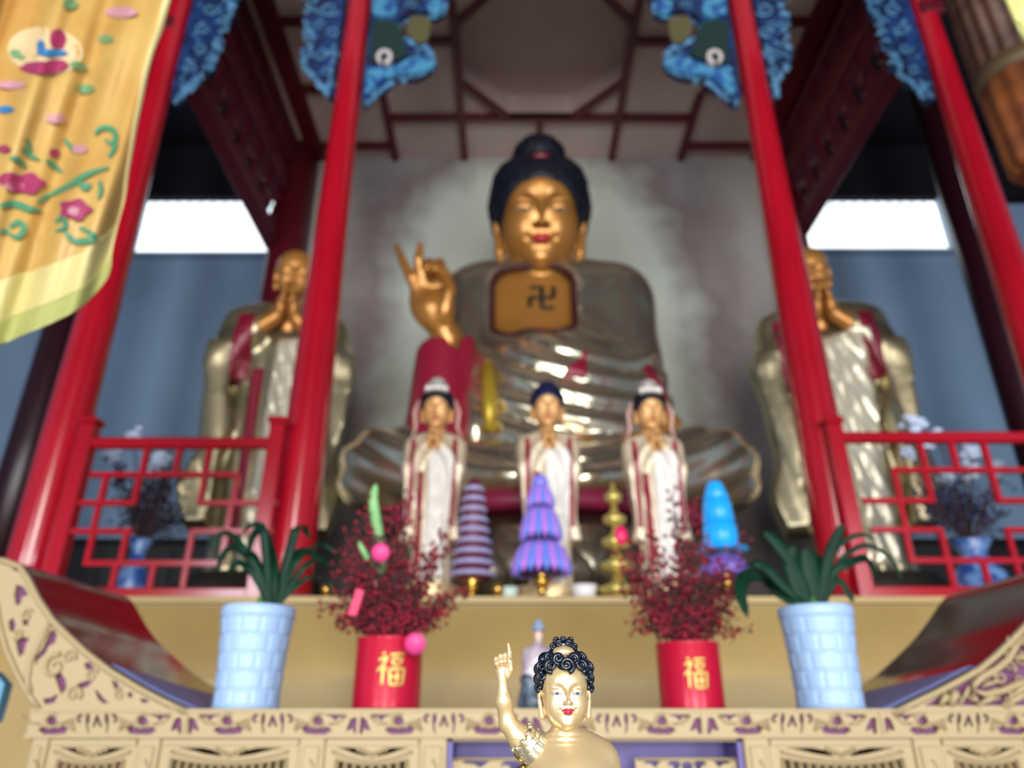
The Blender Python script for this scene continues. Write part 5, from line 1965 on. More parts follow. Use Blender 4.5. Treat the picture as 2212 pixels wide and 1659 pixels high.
# three small statues in front of the throne
for (px_, py_, Y_, st, lab, frac) in ((946, 858, 4.15, 'guanyin', 'small white-robed statue with pale crown and topknot, left of the three small statues', .935),
                                      (1181, 838, 4.18, 'buddha', 'small statue with blue hair and praying hands, middle of the three small statues', .975),
                                      (1400, 862, 4.15, 'guanyin', 'small white-robed statue with beaded crown, right of the three small statues', .935)):
    zb_ = zp + .12
    b_, H_ = place(px_, py_, Y_, zb_, frac)
    standing('small_statue', lab, b_, H_, st, .0095, CREAM, WHITE, TANSKIN, 'three small standing statues', tilt=14)
    m = MB()
    m.box((b_[0] - .18, Y_ - .14, zp + .001), (b_[0] + .18, Y_ + .15, zb_ - .07 * H_ - .001), bev=.012)
    tag(m.build('plinth', mat('dark_red_plinth', srgb(70, 20, 26), 0.5), loc=(b_[0], Y_, zp + .001)), 'low dark plinth under the %s' % lab.split(',')[0].replace('small ', 'small standing ').replace('white-robed statue with pale crown and topknot', 'left crowned statue').replace('white-robed statue with beaded crown', 'right crowned statue').replace('statue with blue hair and praying hands', 'middle statue with blue hair'), 'plinth')

# ============================================================ lotus lamps on the platform edge
YLm = 3.86
GOLDM = mat('polished_gold_stand', srgb(214, 170, 80), 0.25, metal=0.9)


def lamp_stand(t, cx, y, z0, h, r):
    m = MB()
    m.lathe([(r, 0), (r, .006), (r * .55, .014), (r * .2, .025), (r * .18, h * .45), (r * .42, h * .55), (r * .42, h * .7), (r * .2, h * .8), (r * .8, h * .97), (r * .5, h)], 24, (cx, y, z0))
    m.build('stand', GOLDM, t)


# striped pagoda lamp
c = at(1020, 1250, YLm)
zt_, zb_ = at(1026, 1045, YLm).z, at(1020, 1252, YLm).z
t = thing('lotus_lamp', 'slim tiered pagoda lamp in pale violet and maroon stripes, left of the centre', 'lamp', (c.x, YLm, zp + .001), 'lotus pagoda lamps')
lamp_stand(t, c.x, YLm, zp + .001, zb_ - zp, .08)
n = 9
core = MB()
core.lathe([(.10, zb_), (.04, zt_), (.01, zt_ + .03)], 20, (c.x, YLm, 0))
core.build('core', mat('maroon_lamp_core', srgb(96, 20, 50), 0.5), t)
for k in range(n):
    f = k / n
    z = zb_ + (zt_ - zb_) * (f + .02)
    r = .118 * (1 - f) + .045 * f
    h = (zt_ - zb_) / n * .5
    m = MB()
    m.lathe([(r * .8, 0), (r, h * .15), (r * 1.0, h * .5), (r * .86, h)], 48, (c.x, YLm, z), rf=lambda a, i: 1 + .06 * abs(sin(a * 8)))
    m.build('tier', mat('pale_violet_tier', srgb(156, 152, 190), 0.3, emit=((.5, .45, .8), .06)), t)
m = MB()
m.tube([(c.x - .02, YLm - .08, zb_ - .03), (c.x - .08, YLm - .15, zp + .03), (c.x - .13, YLm - .212, zp + .012), (c.x - .16, YLm - .225, zp - .02), (c.x - .24, YLm - .23, zp - .14)], .004, 6)
m.build('red_string', mat('red_string', srgb(170, 30, 30), 0.6), t)

# big three-tier lamp
c = at(1170, 1240, YLm)
zt_ = at(1170, 1042, YLm).z
zb_ = at(1170, 1240, YLm).z
t = thing('lotus_lamp', 'wide glowing violet and blue three-tier lotus lamp in the centre', 'lamp', (c.x, YLm, zp + .001), 'lotus pagoda lamps')
lamp_stand(t, c.x, YLm, zp + .001, zb_ - zp + .02, .10)
VA = mat('glowing_blue_petal', srgb(90, 120, 205), 0.3, emit=((.15, .25, .9), .30))
VB = mat('glowing_violet_petal', srgb(170, 110, 205), 0.3, emit=((.5, .2, .8), .28))
for (y0, y1, r0, r1, n_) in ((1242, 1176, .142, .108, 22), (1168, 1102, .100, .076, 18), (1098, 1050, .066, .045, 14)):
    za, zc_ = at(1170, y0, YLm).z, at(1170, y1, YLm).z
    for k in range(n_):
        a = 2 * pi * k / n_
        d = Vector((cos(a), sin(a), 0))
        o0 = Vector((c.x, YLm, 0))
        w_ = pi * r0 / n_ * 1.05
        m = MB()
        m.tube([o0 + d * r1 * .7 + Vector((0, 0, zc_)), o0 + d * (r1) + Vector((0, 0, zc_ * .75 + za * .25)), o0 + d * r0 * .96 + Vector((0, 0, zc_ * .25 + za * .75)), o0 + d * r0 * 1.05 + Vector((0, 0, za))],
               [w_ * .8, w_, w_ * 1.05, w_ * .3], 7)
        m.build('petal', VA if k % 2 else VB, t)
    m = MB()
    m.lathe([(r0 * .8, za), (r1 * .6, zc_ + .02)], 24, (c.x, YLm, 0))
    m.build('core', mat('dark_violet_core', srgb(60, 30, 80), 0.5), t)
m = MB()
m.ball((c.x, YLm, zt_ - .005), (.045, .045, .05), 16, 10)
m.build('bud', mat('glowing_bud', srgb(110, 110, 220), 0.3, emit=((.3, .3, .9), .3)), t)

# blue lamp on the right
c = at(1566, 1240, YLm)
zt_, zb_ = at(1552, 1042, YLm).z, at(1566, 1245, YLm).z
t = thing('lotus_lamp', 'bright sky-blue tiered lamp behind the right berry bouquet', 'lamp', (c.x, YLm, zp + .001), 'lotus pagoda lamps')
lamp_stand(t, c.x, YLm, zp + .001, zb_ - zp + .02, .10)
CY = mat('glowing_sky_blue', srgb(20, 150, 225), 0.3, emit=((.02, .35, .85), .45))
H_ = zt_ - zb_
for (z0, z1, ra, rb, mm_) in ((.0, .2, .135, .095, mat('violet_blue_skirt', srgb(110, 80, 170), 0.4, emit=((.3, .2, .7), .15))), (.26, .30, .13, .125, CY), (.30, .55, .088, .082, CY), (.55, .80, .078, .070, CY), (.80, 1.0, .066, .04, CY)):
    m = MB()
    m.lathe([(ra * .9, z0 * H_), (ra, (z0 + .012) * H_), (rb, (z1 - .03) * H_), (rb * .8, z1 * H_)], 48, (c.x, YLm, zb_), rf=lambda a, i: 1 + .05 * abs(sin(a * 6)))
    m.build('tier', mm_, t)
m = MB()
m.lathe([(.075, .18 * H_), (.075, .28 * H_)], 20, (c.x, YLm, zb_))
m.build('collar', mat('dark_teal_collar', srgb(16, 46, 66), 0.5), t)

# golden candlestick lamp
c = at(1334, 1240, YLm)
zt_ = at(1325, 1050, YLm).z
t = thing('lotus_lamp', 'slender golden lotus candlestick left of the right berry bouquet', 'lamp', (c.x, YLm, zp + .001), 'lotus pagoda lamps')
GY = mat('yellow_gold_filigree', srgb(196, 176, 96), 0.35, metal=0.5)
for k in range(5):
    f = k / 5
    z = zp + .02 + (zt_ - zp) * f
    r = .07 * (1 - f) + .03
    m = MB()
    m.lathe([(r * .3, 0), (r * .9, .02), (r, .05), (r * .4, .075), (r * .22, (zt_ - zp) / 5)], 24, (c.x, YLm, z), rf=lambda a, i: 1 + .12 * abs(sin(a * 4)) * (i in (1, 2)))
    m.build('tier', GY, t)
m = MB()
m.lathe([(.085, 0), (.085, .01), (.05, .02)], 24, (c.x, YLm, zp + .001))
m.build('stand', GOLDM, t)
# offering bowls and small balls between the lamps
for (px_, w_, h_, lab, mt) in ((1100, .05, .07, 'pale jade offering bowl between the striped lamp and the centre lamp', mat('pale_jade', srgb(196, 214, 206), 0.3)),
                               (1262, .07, .08, 'white porcelain offering bowl right of the centre lamp', mat('white_porcelain', srgb(236, 232, 232), 0.25))):
    p = at(px_, 1285, 3.85)
    m = MB()
    m.lathe([(w_ * .5, 0), (w_ * .5, .01), (w_ * .8, h_ * .3), (w_, h_), (w_ * .93, h_), (w_ * .7, h_ * .4), (.001, h_ * .35)], 32, (p.x, 3.85, zp + .001))
    tag(m.build('offering_bowl', mt, loc=(p.x, 3.85, zp + .001)), lab, 'bowl', 'offering bowls')
for (px_, lab) in ((1075, 'small gold ball ornament left of the pale jade bowl'), (705, 'small gold ball ornament by the left column')):
    p = at(px_, 1285, 3.8)
    m = MB()
    m.lathe([(.03, 0), (.03, .008), (.012, .02), (.012, .03)], 16, (p.x, 3.8, zp + .001))
    m.ball((p.x, 3.8, zp + .055), .03, 16, 10)
    tag(m.build('ball_ornament', GOLDM, loc=(p.x, 3.8, zp + .001)), lab, 'ornament', 'gold ball ornaments')

# ============================================================ vases with flowers in the side bays
BW = mat('blue_white_porcelain', srgb(120, 160, 220), 0.3, coat=0.3, noise=(9, srgb(40, 80, 160), 0.45, 0.55))
FOL = mat('dark_purple_foliage', srgb(34, 24, 44), 0.7)
FOL2 = mat('dark_blue_foliage', srgb(26, 26, 64), 0.7)


def vase(px_, pyt, Y, rr, label, fol, cx_, cy_, sx, sy, seed, fm, white):
    p = at(px_, pyt, Y)
    h = p.z - zp
    t = thing('vase', label + ' blue and white porcelain vase behind the %s railing' % ('left' if px_ < 1000 else 'right'), 'vase', (p.x, Y, zp + .001), 'blue and white vases')
    m = MB()
    m.lathe([(rr * .55, 0), (rr * .6, .01), (rr, h * .35), (rr * .95, h * .55), (rr * .5, h * .75), (rr * .45, h * .85), (rr * .72, h * .98), (rr * .68, h), (rr * .4, h * .9)], 32, (p.x, Y, zp + .001))
    m.build('vase_body', BW, t)
    rnd = random.Random(seed)
    o0 = Vector((p.x, Y, p.z - .04))
    t2 = thing('flower_arrangement', fol, 'flowers', tuple(o0), 'arrangements in the side bays')
    st, lf, fl = MB(), MB(), MB()
    for k in range(46):
        T = at(cx_ + rnd.uniform(-1, 1) * sx, cy_ + rnd.uniform(-1, .8) * sy, Y + rnd.uniform(-.12, .12))
        st.tube([o0, o0.lerp(T, .5) + Vector((0, 0, .04)), T], .004, 5)
        for j in range(9):
            q = o0.lerp(T, .5 + .5 * rnd.random()) + Vector((rnd.gauss(0, .035), rnd.gauss(0, .03), rnd.gauss(0, .035) + .02))
            a = rnd.uniform(0, 6.28)
            d = Vector((cos(a), rnd.uniform(-.5, .5), sin(a))) * .035
            s_ = Vector((-sin(a), .2, cos(a))) * .012
            lf.add([q, q + d * .5 + s_, q + d, q + d * .5 - s_], [(0, 1, 2, 3)])
    for (wx, wy, wr) in white:
        C_ = at(wx, wy, Y + .05)
        r_ = wr / FPX * Y
        st.tube([o0, o0.lerp(C_, .5), C_], .005, 5)
        for j in range(22):
            v = Vector((rnd.gauss(0, 1), rnd.gauss(0, 1), rnd.gauss(0, 1))).normalized()
            q = C_ + v * r_ * rnd.uniform(.2, .8)
            fl.ball(tuple(q), (r_ * .35, r_ * .3, r_ * .22), 7, 5)
    st.build('stems', TWIG, t2)
    lf.build('foliage', fm, t2)
    fl.build('white_blossoms', mat('bluish_white_petals', srgb(206, 222, 246), 0.6), t2)


vase(305, 1165, 4.75, .10, 'small baluster', 'dark purple foliage and bluish-white blossoms in the vase behind the left railing', 325, 1065, 80, 80, 11, FOL, [(290, 945, 30), (345, 995, 28), (240, 985, 26), (320, 1015, 22)])
vase(2096, 1168, 4.75, .17, 'large round', 'dark blue foliage and bluish-white blossoms in the vase behind the right railing', 2065, 1085, 110, 60, 12, FOL2, [(1975, 915, 34), (2025, 935, 22), (1995, 950, 30), (2100, 975, 36), (2085, 1020, 30), (2150, 1010, 26), (1960, 980, 22), (2040, 1030, 22)])
# dark cabinets standing against the back wall of the side bays
for (xa2, xb2, sd) in ((-6.2, -2.95, 'left'), (3.6, 6.9, 'right')):
    z1 = at(300 if sd == 'left' else 2000, 1165, 8.3).z
    t = thing('sutra_cabinet', 'low dark cabinet along the back of the %s side bay' % sd, 'cabinet', ((xa2 + xb2) / 2, 8.6, zp + .001))
    m = MB()
    m.box((xa2, 8.3, zp + .001), (xb2, 9.0, z1 - .04), bev=.02)
    m.build('cabinet_body', mat('black_brown_cabinet', srgb(24, 22, 26), 0.5), t)
    m = MB()
    m.box((xa2 - .05, 8.25, z1 - .04), (xb2 + .05, 9.05, z1), bev=.012)
    m.build('cabinet_top', mat('black_brown_cabinet', (0, 0, 0)), t)
    n_ = 4
    for k in range(n_):
        u0 = xa2 + (xb2 - xa2) * k / n_ + .03
        u1 = xa2 + (xb2 - xa2) * (k + 1) / n_ - .03
        m = MB()
        m.box((u0, 8.28, zp + .08), (u1, 8.305, z1 - .1), bev=.008)
        m.build('cabinet_door', mat('black_brown_door', srgb(30, 24, 26), 0.45), t)

# ============================================================ carved blue brackets under the beam
BLU = mat('blue_bracket_paint', srgb(20, 54, 108), 0.5, noise=(14, srgb(8, 24, 56), 0.4, 0.62))
LBL = mat('light_blue_scroll', srgb(92, 148, 190), 0.5)
DGR = mat('dark_green_field', srgb(8, 44, 42), 0.6)
OLV = mat('olive_bat', srgb(86, 80, 50), 0.6)


def curve(pts, t):
    q = t * (len(pts) - 1)
    i = min(int(q), len(pts) - 2)
    f = q - i
    p0, p1, p2, p3 = (pts[max(i - 1, 0)], pts[i], pts[i + 1], pts[min(i + 2, len(pts) - 1)])
    return tuple(0.5 * ((2 * p1[j]) + (-p0[j] + p2[j]) * f + (2 * p0[j] - 5 * p1[j] + 4 * p2[j] - p3[j]) * f ** 2 + (-p0[j] + 3 * p1[j] - 3 * p2[j] + p3[j]) * f ** 3) for j in range(2))



def bracket(label, outline, mirror=None, scrolls=(), fields=(), seed=1, Y=4.3, fill=True, col=0):
    cxf = lambda y: 1100 + (col - 1100) * (y + 2670) / 2670
    hw = lambda y: 29 + y * .021
    if mirror:
        fx = (lambda x, y: 2 * mirror - max(2 * mirror - (cxf(y) + hw(y)), x)) if False else None
    sgn = 1 if sum(((2 * mirror - p[0]) if mirror else p[0]) for p in outline) / len(outline) > cxf(60) else -1
    new = []
    for x, y in outline:
        X_ = 2 * mirror - x if mirror else x
        X_ = max(X_, cxf(y) + hw(y)) if sgn > 0 else min(X_, cxf(y) - hw(y))
        new.append((2 * mirror - X_ if mirror else X_, y))
    outline = [p for p in (curve([new[-1]] + new + [new[0]], i / (4 * len(new) + 4)) for i in range(4, 4 * len(new) + 1))]
    clampx = lambda px_, y, e: (max(px_, cxf(y) + hw(y) + e) if sgn > 0 else min(px_, cxf(y) - hw(y) - e))
    mx = (lambda x: 2 * mirror - x) if mirror else (lambda x: x)
    O = px2([(mx(x), y) for x, y in outline], Y)
    cxx = sum(p[0] for p in O) / len(O)
    czz = max(p[1] for p in O)
    t = thing('bracket', label, 'bracket', (cxx, Y, czz), 'blue carved brackets')
    m = MB()
    m.plate(O, [], Y - .03, Y + .05)
    m.build('carved_board', BLU, t)
    rnd = random.Random(seed)
    m = MB()
    for (sx, sy, r) in scrolls:
        P = at(clampx(mx(sx), sy, r * .9), sy, Y - .045)
        k = r / FPX * Y / .72
        a0 = rnd.uniform(0, 6)
        sg = rnd.choice((-1, 1))
        m.tube([(P.x + k * (1 - j / 20) * cos(a0 + sg * j * .55), P.y, P.z + k * (1 - j / 20) * sin(a0 + sg * j * .55)) for j in range(18)], [k * .11 * (1 - j / 30) for j in range(18)], 6)
    if fill:
        for i in range(120):
            j = rnd.randrange(len(outline))
            q0_, q1_ = outline[j], outline[(j + 9) % len(outline)]
            f = rnd.random()
            yy_ = q0_[1] * (1 - f) + q1_[1] * f
            P = at(clampx(mx(q0_[0] * (1 - f) + q1_[0] * f), yy_, 11), yy_, Y - .036)
            k = rnd.uniform(.012, .028)
            a0 = rnd.uniform(0, 6)
            m.tube([(P.x + k * (1 - s_ / 12) * cos(a0 + s_ * .6), P.y, P.z + k * (1 - s_ / 12) * sin(a0 + s_ * .6)) for s_ in range(10)], k * .2, 5)
    m.build('scrollwork', LBL, t)['kind'] = 'stuff'
    for pts, mt, nm, dy in fields:
        m = MB()
        sp = [curve([pts[-1]] + list(pts) + [pts[0]], i / (4 * len(pts) + 4)) for i in range(4, 4 * len(pts) + 1)]
        m.plate(px2([(clampx(mx(x), y, 0), y) for x, y in sp], Y - .05), [], Y - .055 - dy, Y - .03)
        m.build(nm, mt, t)
    return t


O1 = [(418, -60), (520, -60), (510, 10), (494, 40), (474, 62), (482, 92), (458, 110), (464, 140), (436, 155), (430, 178), (404, 190), (392, 212), (372, 216), (386, 120)]
S1 = [(455, 20, 20), (440, 62, 18), (430, 105, 16), (415, 150, 14), (480, 45, 12), (396, 185, 10), (450, 130, 10), (490, -10, 16)]
bracket('dark blue carved bracket on the right of the outermost left column', O1, None, S1, (), 1, col=393)
O2 = [(752, -60), (640, -60), (668, 0), (674, 24), (656, 48), (662, 70), (682, 86), (654, 112), (652, 136), (674, 160), (684, 182), (702, 196), (724, 212), (732, 160), (740, 90)]
S2 = [(712, 20, 22), (690, 55, 14), (715, 70, 16), (690, 118, 18), (708, 155, 14), (718, 185, 10), (725, 115, 12)]
bracket('blue carved bracket on the left of the left inner column', O2, None, S2, (), 2, col=777)
O3 = [(800, -60), (985, -60), (968, 0), (962, 24), (940, 40), (915, 30), (880, 36), (858, 52), (850, 75), (880, 95), (900, 92), (922, 100), (934, 112), (925, 122), (936, 134), (940, 142), (922, 158), (895, 170), (858, 170), (845, 180), (832, 194), (815, 200), (800, 218), (779, 224), (786, 130)]
S3 = [(832, 22, 20), (940, 22, 14), (890, 10, 14), (880, 145, 18), (820, 165, 16), (905, 112, 10), (800, 195, 12), (850, 152, 12)]
F3 = [([(802, 52), (856, 50), (872, 90), (880, 115), (860, 128), (840, 130), (800, 130)], DGR, 'green_field', 0.0),
      ([(886, 38), (925, 40), (930, 62), (920, 92), (896, 90), (878, 66)], OLV, 'olive_field', 0.005),
      ([(813, 125), (820, 113), (832, 109), (844, 114), (848, 126), (842, 138), (832, 142), (832, 134), (839, 128), (838, 119), (830, 116), (823, 120), (822, 130), (826, 138), (816, 136)], mat('white_spiral', srgb(200, 190, 190), 0.5), 'white_spiral', 0.012),
      ([(792, 160), (800, 146), (830, 150), (862, 140), (890, 126), (915, 124), (940, 138), (925, 152), (895, 160), (860, 162), (830, 174), (808, 192), (790, 205)], mat('aqua_lobe', srgb(70, 140, 176), 0.5, noise=(13, srgb(24, 70, 140), 0.45, 0.6)), 'lower_lobe', 0.008),
      ([(804, 0), (830, -6), (852, 4), (858, 22), (846, 36), (822, 38), (806, 30)], mat('aqua_lobe', (0, 0, 0)), 'upper_lobe', 0.008),
      ([(922, 6), (948, 2), (958, 18), (944, 34), (926, 26)], mat('aqua_lobe', (0, 0, 0)), 'tip_lobe', 0.008)]
bracket('large blue bracket with a green field on the right of the left inner column', O3, None, S3, F3, 3, col=777)
bracket('large blue bracket with a green field on the left of the right inner column', O3, 1187, S3, F3, 3, col=1597)
bracket('blue carved bracket on the right of the right inner column', O2, 1180, S2, (), 5, col=1597)
bracket('bright blue carved bracket on the left of the outermost right column', O1, 1193, S1, (), 6, col=1987)
# lintel beam that the brackets carry (just above the picture)
zl = at(1165, -62, 4.3).z
tag(MB().box((XLL - .1, 4.15, zl), (XRR + .1, 4.45, zl + .5), bev=.02).build('lintel_beam', BLU, loc=(AX, 4.3, zl)), 'blue painted lintel beam resting on the four red columns above the brackets', 'beam')

# ============================================================ hanging banners
SILK = mat('yellow_silk', srgb(190, 156, 88), 0.42, noise=(3, srgb(176, 130, 64), 0.35, 0.7), bump=(25, 0.3, 0.01))
BORD = mat('olive_yellow_border', srgb(164, 166, 98), 0.5)


def Yc(px_, py_):
    d = (px_ + .30 * py_)
    return 1.62 + .030 * sin(d * .034) + .014 * sin(d * .08 + 1) + .012 * sin(py_ * .02 + px_ * .012) - .00022 * min(py_, 700) * 0 + .03 * max(0, (py_ - 520) / 200) ** 2 * -1


edge = [(392, -90), (378, -30), (364, 20), (352, 65), (334, 110), (320, 160), (310, 210), (298, 265), (288, 320), (278, 375), (270, 430), (254, 490), (243, 540), (240, 575)]
bott = [(-170, 790), (-80, 772), (0, 745), (60, 720), (120, 694), (175, 664), (210, 630), (232, 600), (240, 575)]
def coons(u, v):
    T = (-170 + 562 * u, -90)
    B_ = curve(bott, u)
    E = curve(edge, v)
    e0 = (392 * (1 - v) + 240 * v, -90 * (1 - v) + 575 * v)
    x = T[0] * (1 - v) + B_[0] * v + u * (E[0] - e0[0])
    y = T[1] * (1 - v) + B_[1] * v + u * (E[1] - e0[1])
    return x, y


ban = thing('silk_banner', 'yellow embroidered silk banner with lotus flowers hanging at the upper left', 'banner', tuple(at(100, -90, 1.62)), 'yellow silk banners')
m = MB()
def fn(u, v):
    x, y = coons(u, v)
    return at(x, y, Yc(x, y))
m.grid(fn, 90, 120)
m.build('silk', SILK, ban, solid=.002)
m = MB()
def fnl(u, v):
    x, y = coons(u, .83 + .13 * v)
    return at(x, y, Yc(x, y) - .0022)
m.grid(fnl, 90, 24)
m.build('pale_lower_layer', mat('pale_lemon_silk', srgb(198, 186, 124), 0.45, bump=(25, 0.3, 0.01)), ban, solid=.002)  # paler layer standing in for the silk's gradual change of tone towards the bottom
m = MB()
def fnb(u, v):
    x, y = coons(u, .935 + .065 * v)
    return at(x, y, Yc(x, y) - .003)
m.grid(fnb, 90, 10)
m.build('border', BORD, ban, solid=.002)
m = MB()
def fne(u, v):
    x, y = coons(.965 + .035 * u, v)
    return at(x, y, Yc(x, y) - .003)
m.grid(fne, 6, 110)
m.build('side_border', mat('pale_silk_edge', srgb(222, 208, 146), 0.5), ban, solid=.002)


def blob(mb, cx_, cy_, rx1, ry1, rot_=0.0, dd=.004, n_=24, yf=Yc, lobes=0):
    vs = [at(cx_, cy_, yf(cx_, cy_) - dd)]
    for ring in (.25, .5, .75, 1):
        for k in range(n_):
            a = 2 * pi * k / n_
            q = ring * (1 + (.14 * cos(lobes * a) if lobes else 0))
            dx, dy = rx1 * q * cos(a), ry1 * q * sin(a)
            x = cx_ + dx * cos(rot_) - dy * sin(rot_)
            y = cy_ + dx * sin(rot_) + dy * cos(rot_)
            vs.append(at(x, y, yf(x, y) - dd))
    fs = [(0, 1 + k, 1 + (k + 1) % n_) for k in range(n_)] + [(1 + g_ * n_ + k, 1 + (g_ + 1) * n_ + k, 1 + (g_ + 1) * n_ + (k + 1) % n_, 1 + g_ * n_ + (k + 1) % n_) for k in range(n_) for g_ in range(3)]
    mb.add(vs, fs, True)


def ribbon(mb, pts, w_, dd=.004):
    n_ = 24
    vs = []
    for i in range(n_ + 1):
        t_ = i / n_
        p = curve(pts, t_)
        q = curve(pts, min(1, t_ + .01))
        r_ = curve(pts, max(0, t_ - .01))
        dx, dy = q[0] - r_[0], q[1] - r_[1]
        L_ = sqrt(dx * dx + dy * dy) + 1e-6
        ww = w_ * (.35 + .65 * sin(pi * min(1, t_ * .9 + .1)))
        for s_ in (-1, 1):
            x, y = p[0] - dy / L_ * ww * s_, p[1] + dx / L_ * ww * s_
            vs.append(at(x, y, Yc(x, y) - dd))
    mb.add(vs, [(2 * i, 2 * i + 2, 2 * i + 3, 2 * i + 1) for i in range(n_)], True)


EM = {}
def em(nm, col):
    return mat('thread_' + nm, col, 0.6)
def eb(nm, mt, *blobs):
    for k in blobs:
        m = MB()
        kw = dict(dd=.009, lobes=0, rot_=0.0)
        kw.update(k[4] if len(k) > 4 else {})
        blob(m, k[0], k[1], k[2], k[3], **kw)
        m.build(nm, mt, ban)
eb('halo_embroidery', em('cream', srgb(204, 180, 136)), (98, 110, 82, 52, dict(rot_=.1, dd=.004)))
eb('magenta_embroidery', em('magenta', srgb(146, 38, 82)), (125, 84, 18, 22), (92, 146, 50, 14), (122, 140, 26, 12), (55, 396, 42, 22, dict(lobes=5)), (20, 388, 24, 16), (162, 452, 34, 22, dict(lobes=5)), (118, 330, 12, 9), (8, 322, 14, 9))
eb('pink_embroidery', em('pink', srgb(184, 132, 140)), (262, 26, 34, 12), (24, 183, 32, 9), (122, 256, 22, 10), (160, 455, 14, 9, dict(dd=.009)), (30, 402, 22, 9, dict(dd=.009)), (172, 322, 16, 10))
eb('blue_embroidery', em('blue', srgb(44, 108, 160)), (112, 114, 34, 8, dict(dd=.009)), (88, 100, 9, 14, dict(dd=.009)), (12, 236, 18, 8))
eb('leaf_embroidery', em('sage', srgb(100, 140, 96)), (38, 118, 18, 10, dict(rot_=.4, dd=.009)), (170, 142, 20, 9, dict(rot_=.3, dd=.009)), (152, 8, 16, 12), (228, 84, 16, 9), (186, 192, 18, 10))
for pts, w_ in (([(205, 290), (218, 276), (240, 278), (250, 295), (240, 310), (226, 300)], 6), ([(250, 300), (246, 320), (235, 340)], 6), ([(0, 445), (30, 440), (60, 450), (90, 455)], 8), ([(110, 420), (150, 400), (190, 375), (235, 362)], 7),
                ([(170, 395), (185, 405), (195, 395)], 7), ([(215, 390), (218, 410), (212, 430)], 5), ([(50, 320), (66, 335), (84, 345)], 6), ([(100, 345), (118, 358), (132, 372)], 6), ([(55, 360), (40, 345), (20, 340)], 6), ([(120, 480), (135, 470), (140, 490), (120, 500)], 6),
                ([(140, 500), (160, 520), (185, 520), (205, 512), (190, 500), (170, 490)], 7), ([(20, 490), (40, 480), (52, 495), (36, 512), (20, 505)], 7), ([(140, 300), (150, 315), (160, 330)], 5), ([(0, 505), (12, 498), (20, 506)], 5), ([(60, 300), (64, 320), (60, 338)], 5), ([(82, 440), (100, 425), (110, 420)], 5)):
    m = MB()
    ribbon(m, pts, w_, .008)
    m.build('vine_embroidery', em('green', srgb(66, 128, 92)), ban)
# cord the banner hangs from
m = MB()
for x in (-160, 380):
    m.tube([at(x, -88, 1.62), Vector((at(x, -88, 1.62).x, 1.62, 9.99))], .006, 6)
m.build('cord', mat('yellow_cord', srgb(190, 160, 70), 0.6), ban)

ban2 = thing('silk_banner', 'pale yellow silk banner corner showing at the upper right edge', 'banner', tuple(at(2250, -90, 1.6)), 'yellow silk banners')
m = MB()
def fr_(u, v):
    L_ = curve([(2140, -90), (2160, -30), (2176, 10), (2196, 55), (2216, 95), (2250, 140), (2300, 170)], v)
    x = L_[0] * (1 - u) + (2430) * u
    y = L_[1]
    return at(x, y, 1.6 + .02 * sin(x * .05 + y * .03))
m.grid(fr_, 40, 40)
m.build('silk', mat('pale_yellow_silk', srgb(226, 212, 140), 0.45, bump=(25, 0.3, 0.01)), ban2, solid=.002)
m = MB()
def fr2(u, v):
    L_ = curve([(2140, -90), (2160, -30), (2176, 10), (2196, 55), (2216, 95), (2250, 140), (2300, 170)], v)
    return at(L_[0] - 1 + 14 * u, L_[1], 1.6 + .02 * sin(L_[0] * .05 + L_[1] * .03) - .003)
m.grid(fr2, 4, 40)
m.build('border', BORD, ban2, solid=.002)
m = MB()
m.tube([at(2300, -88, 1.6), Vector((at(2300, -88, 1.6).x, 1.6, 9.99))], .006, 6)
m.build('cord', mat('yellow_cord', (0, 0, 0)), ban2)

# brown hanging cylinder streamer on the right
YH = 2.9
zA, zB2, zC2, zD = at(2100, -120, YH).z, at(2112, 156, YH).z, at(2125, 184, YH).z, at(2190, 362, YH).z
xl0 = at(2062, 0, YH).x
rH = .20
cxh = xl0 + rH
t = thing('hanging_streamer', 'brown pleated cylinder streamer with an orange lower tier hanging at the upper right', 'streamer', (cxh, YH, zA))
m = MB()
m.lathe([(rH, zB2), (rH, zA)], 144, (cxh, YH, 0), rf=lambda a, i: 1 + .035 * sin(a * 18))
m.build('upper_tier', mat('brown_brocade', srgb(84, 54, 38), 0.6, noise=(9, srgb(60, 34, 24), 0.4, 0.6)), t)
m = MB()
m.lathe([(rH * 1.03, zC2), (rH * 1.05, zB2 + .004)], 72, (cxh, YH, 0))
m.build('band', mat('olive_brown_band', srgb(84, 66, 42), 0.6), t)
m = MB()
m.lathe([(rH * .80, zD), (rH * .94, zD + .05), (rH * 1.0, zC2)], 144, (cxh, YH, 0), rf=lambda a, i: 1 + .03 * sin(a * 12))
m.build('lower_tier', mat('orange_brocade', srgb(150, 84, 36), 0.6, noise=(6, srgb(110, 58, 30), 0.4, 0.6)), t)
m = MB()
m.tube([(cxh, YH, zA - .01), (cxh, YH, 9.99)], .008, 6)
m.build('cord', mat('yellow_cord', (0, 0, 0)), t)

# ============================================================ glass figurine behind the gold infant
YG = 2.16
gx = at(1158, 1500, YG)
fig = thing('glass_figurine', 'grey-blue glassy robed figurine on the altar behind the gold infant statue', 'figurine', (gx.x, YG, zt + .001))
GLS = mat('smoky_blue_glass', srgb(110, 130, 150), 0.15, trans=0.35, noise=(22, srgb(50, 62, 76), 0.4, 0.6))
PEARL = mat('pearly_lilac_glaze', srgb(190, 176, 186), 0.2, coat=0.5, noise=(18, srgb(150, 130, 150), 0.4, 0.65))
g = lambda px_, py_, dy=0: at(px_, py_, YG + dy)


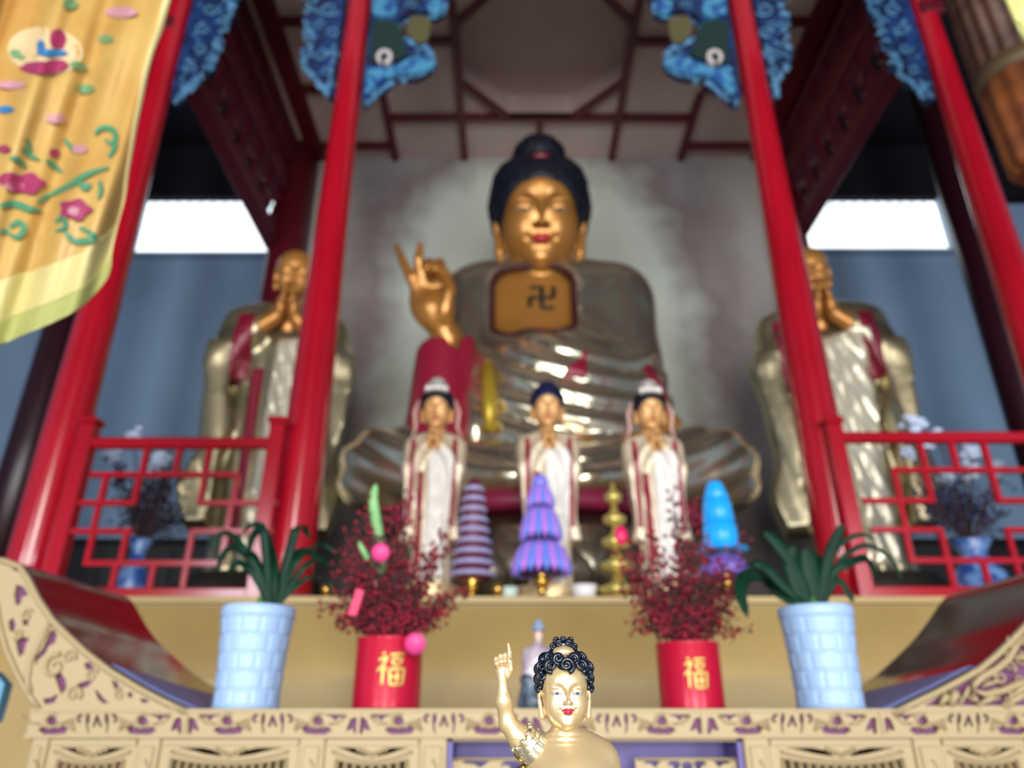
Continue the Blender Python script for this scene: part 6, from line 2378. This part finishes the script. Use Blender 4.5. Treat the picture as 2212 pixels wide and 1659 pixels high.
def figbody(X, Y, Z):
    d = cone(X, Y, Z, g(1163, 1382), g(1160, 1420), .008, .016)
    d = smin(d, ell(X, Y, Z, g(1160, 1425), (.040, .028, .034)), .02)
    d = smin(d, cone(X, Y, Z, g(1160, 1430), g(1152, 1470), .036, .034), .02)
    d = smin(d, cone(X, Y, Z, g(1140, 1410), g(1138, 1450, -.02), .014, .012), .01)
    d = smin(d, cone(X, Y, Z, g(1180, 1410), g(1188, 1440, -.02), .016, .014), .01)
    return d + fold(X * 260 + Z * 90, .0022)


def figbase(X, Y, Z):
    d = cone(X, Y, Z, g(1154, 1465), g(1156, 1512), .034, .050)
    d = smin(d, ell(X, Y, Z, g(1138, 1470, -.02), (.02, .018, .018)), .01)
    d = smax(d, (zt + .002) - Z, .004)
    return d + fold(X * 200 - Z * 60, .003)


def fighead(X, Y, Z):
    return smin(ell(X, Y, Z, g(1163, 1374), (.0125, .013, .0165)), ell(X, Y, Z, g(1163, 1388), (.008, .008, .01)), .005)


lo_ = (gx.x - .11, YG - .08, zt - .01)
hi_ = (gx.x + .12, YG + .08, g(1160, 1330).z)
sdf('robe', [(figbody, lo_, hi_, .0028)], PEARL, fig)
sdf('rock_seat', [(figbase, lo_, hi_, .0028)], GLS, fig)
sdf('head', [(fighead, lo_, hi_, .0022)], mat('pale_rose_glaze', srgb(206, 180, 172), 0.3), fig)
m = MB()
P = g(1163, 1358)
m.lathe([(.012, -.006), (.020, .0), (.018, .006), (.008, .012), (.012, .02), (.002, .024)], 20, tuple(P), rf=lambda a, i: 1 + .12 * sin(6 * a))
m.build('headdress', mat('grey_blue_glaze', srgb(130, 150, 180), 0.25), fig)

# blue chair back at the extreme left
P0, P1 = at(-40, 1450, 1.9), at(32, 1560, 1.9)
b = MB()
b.plate(px2([(-60, 1445), (5, 1452), (28, 1478), (20, 1510), (5, 1560), (-60, 1580)], 2.3), [], 2.26, 2.30)
b.box((at(-60, 1560, 2.3).x, 2.27, 0), (at(-30, 1560, 2.3).x, 2.30, at(-40, 1560, 2.3).z + .02))
tag(b.build('blue_screen', mat('sky_blue_board', srgb(96, 156, 192), 0.5), loc=(P0.x, 2.28, 0)), 'rounded sky-blue board standing at the left edge beside the altar', 'board')
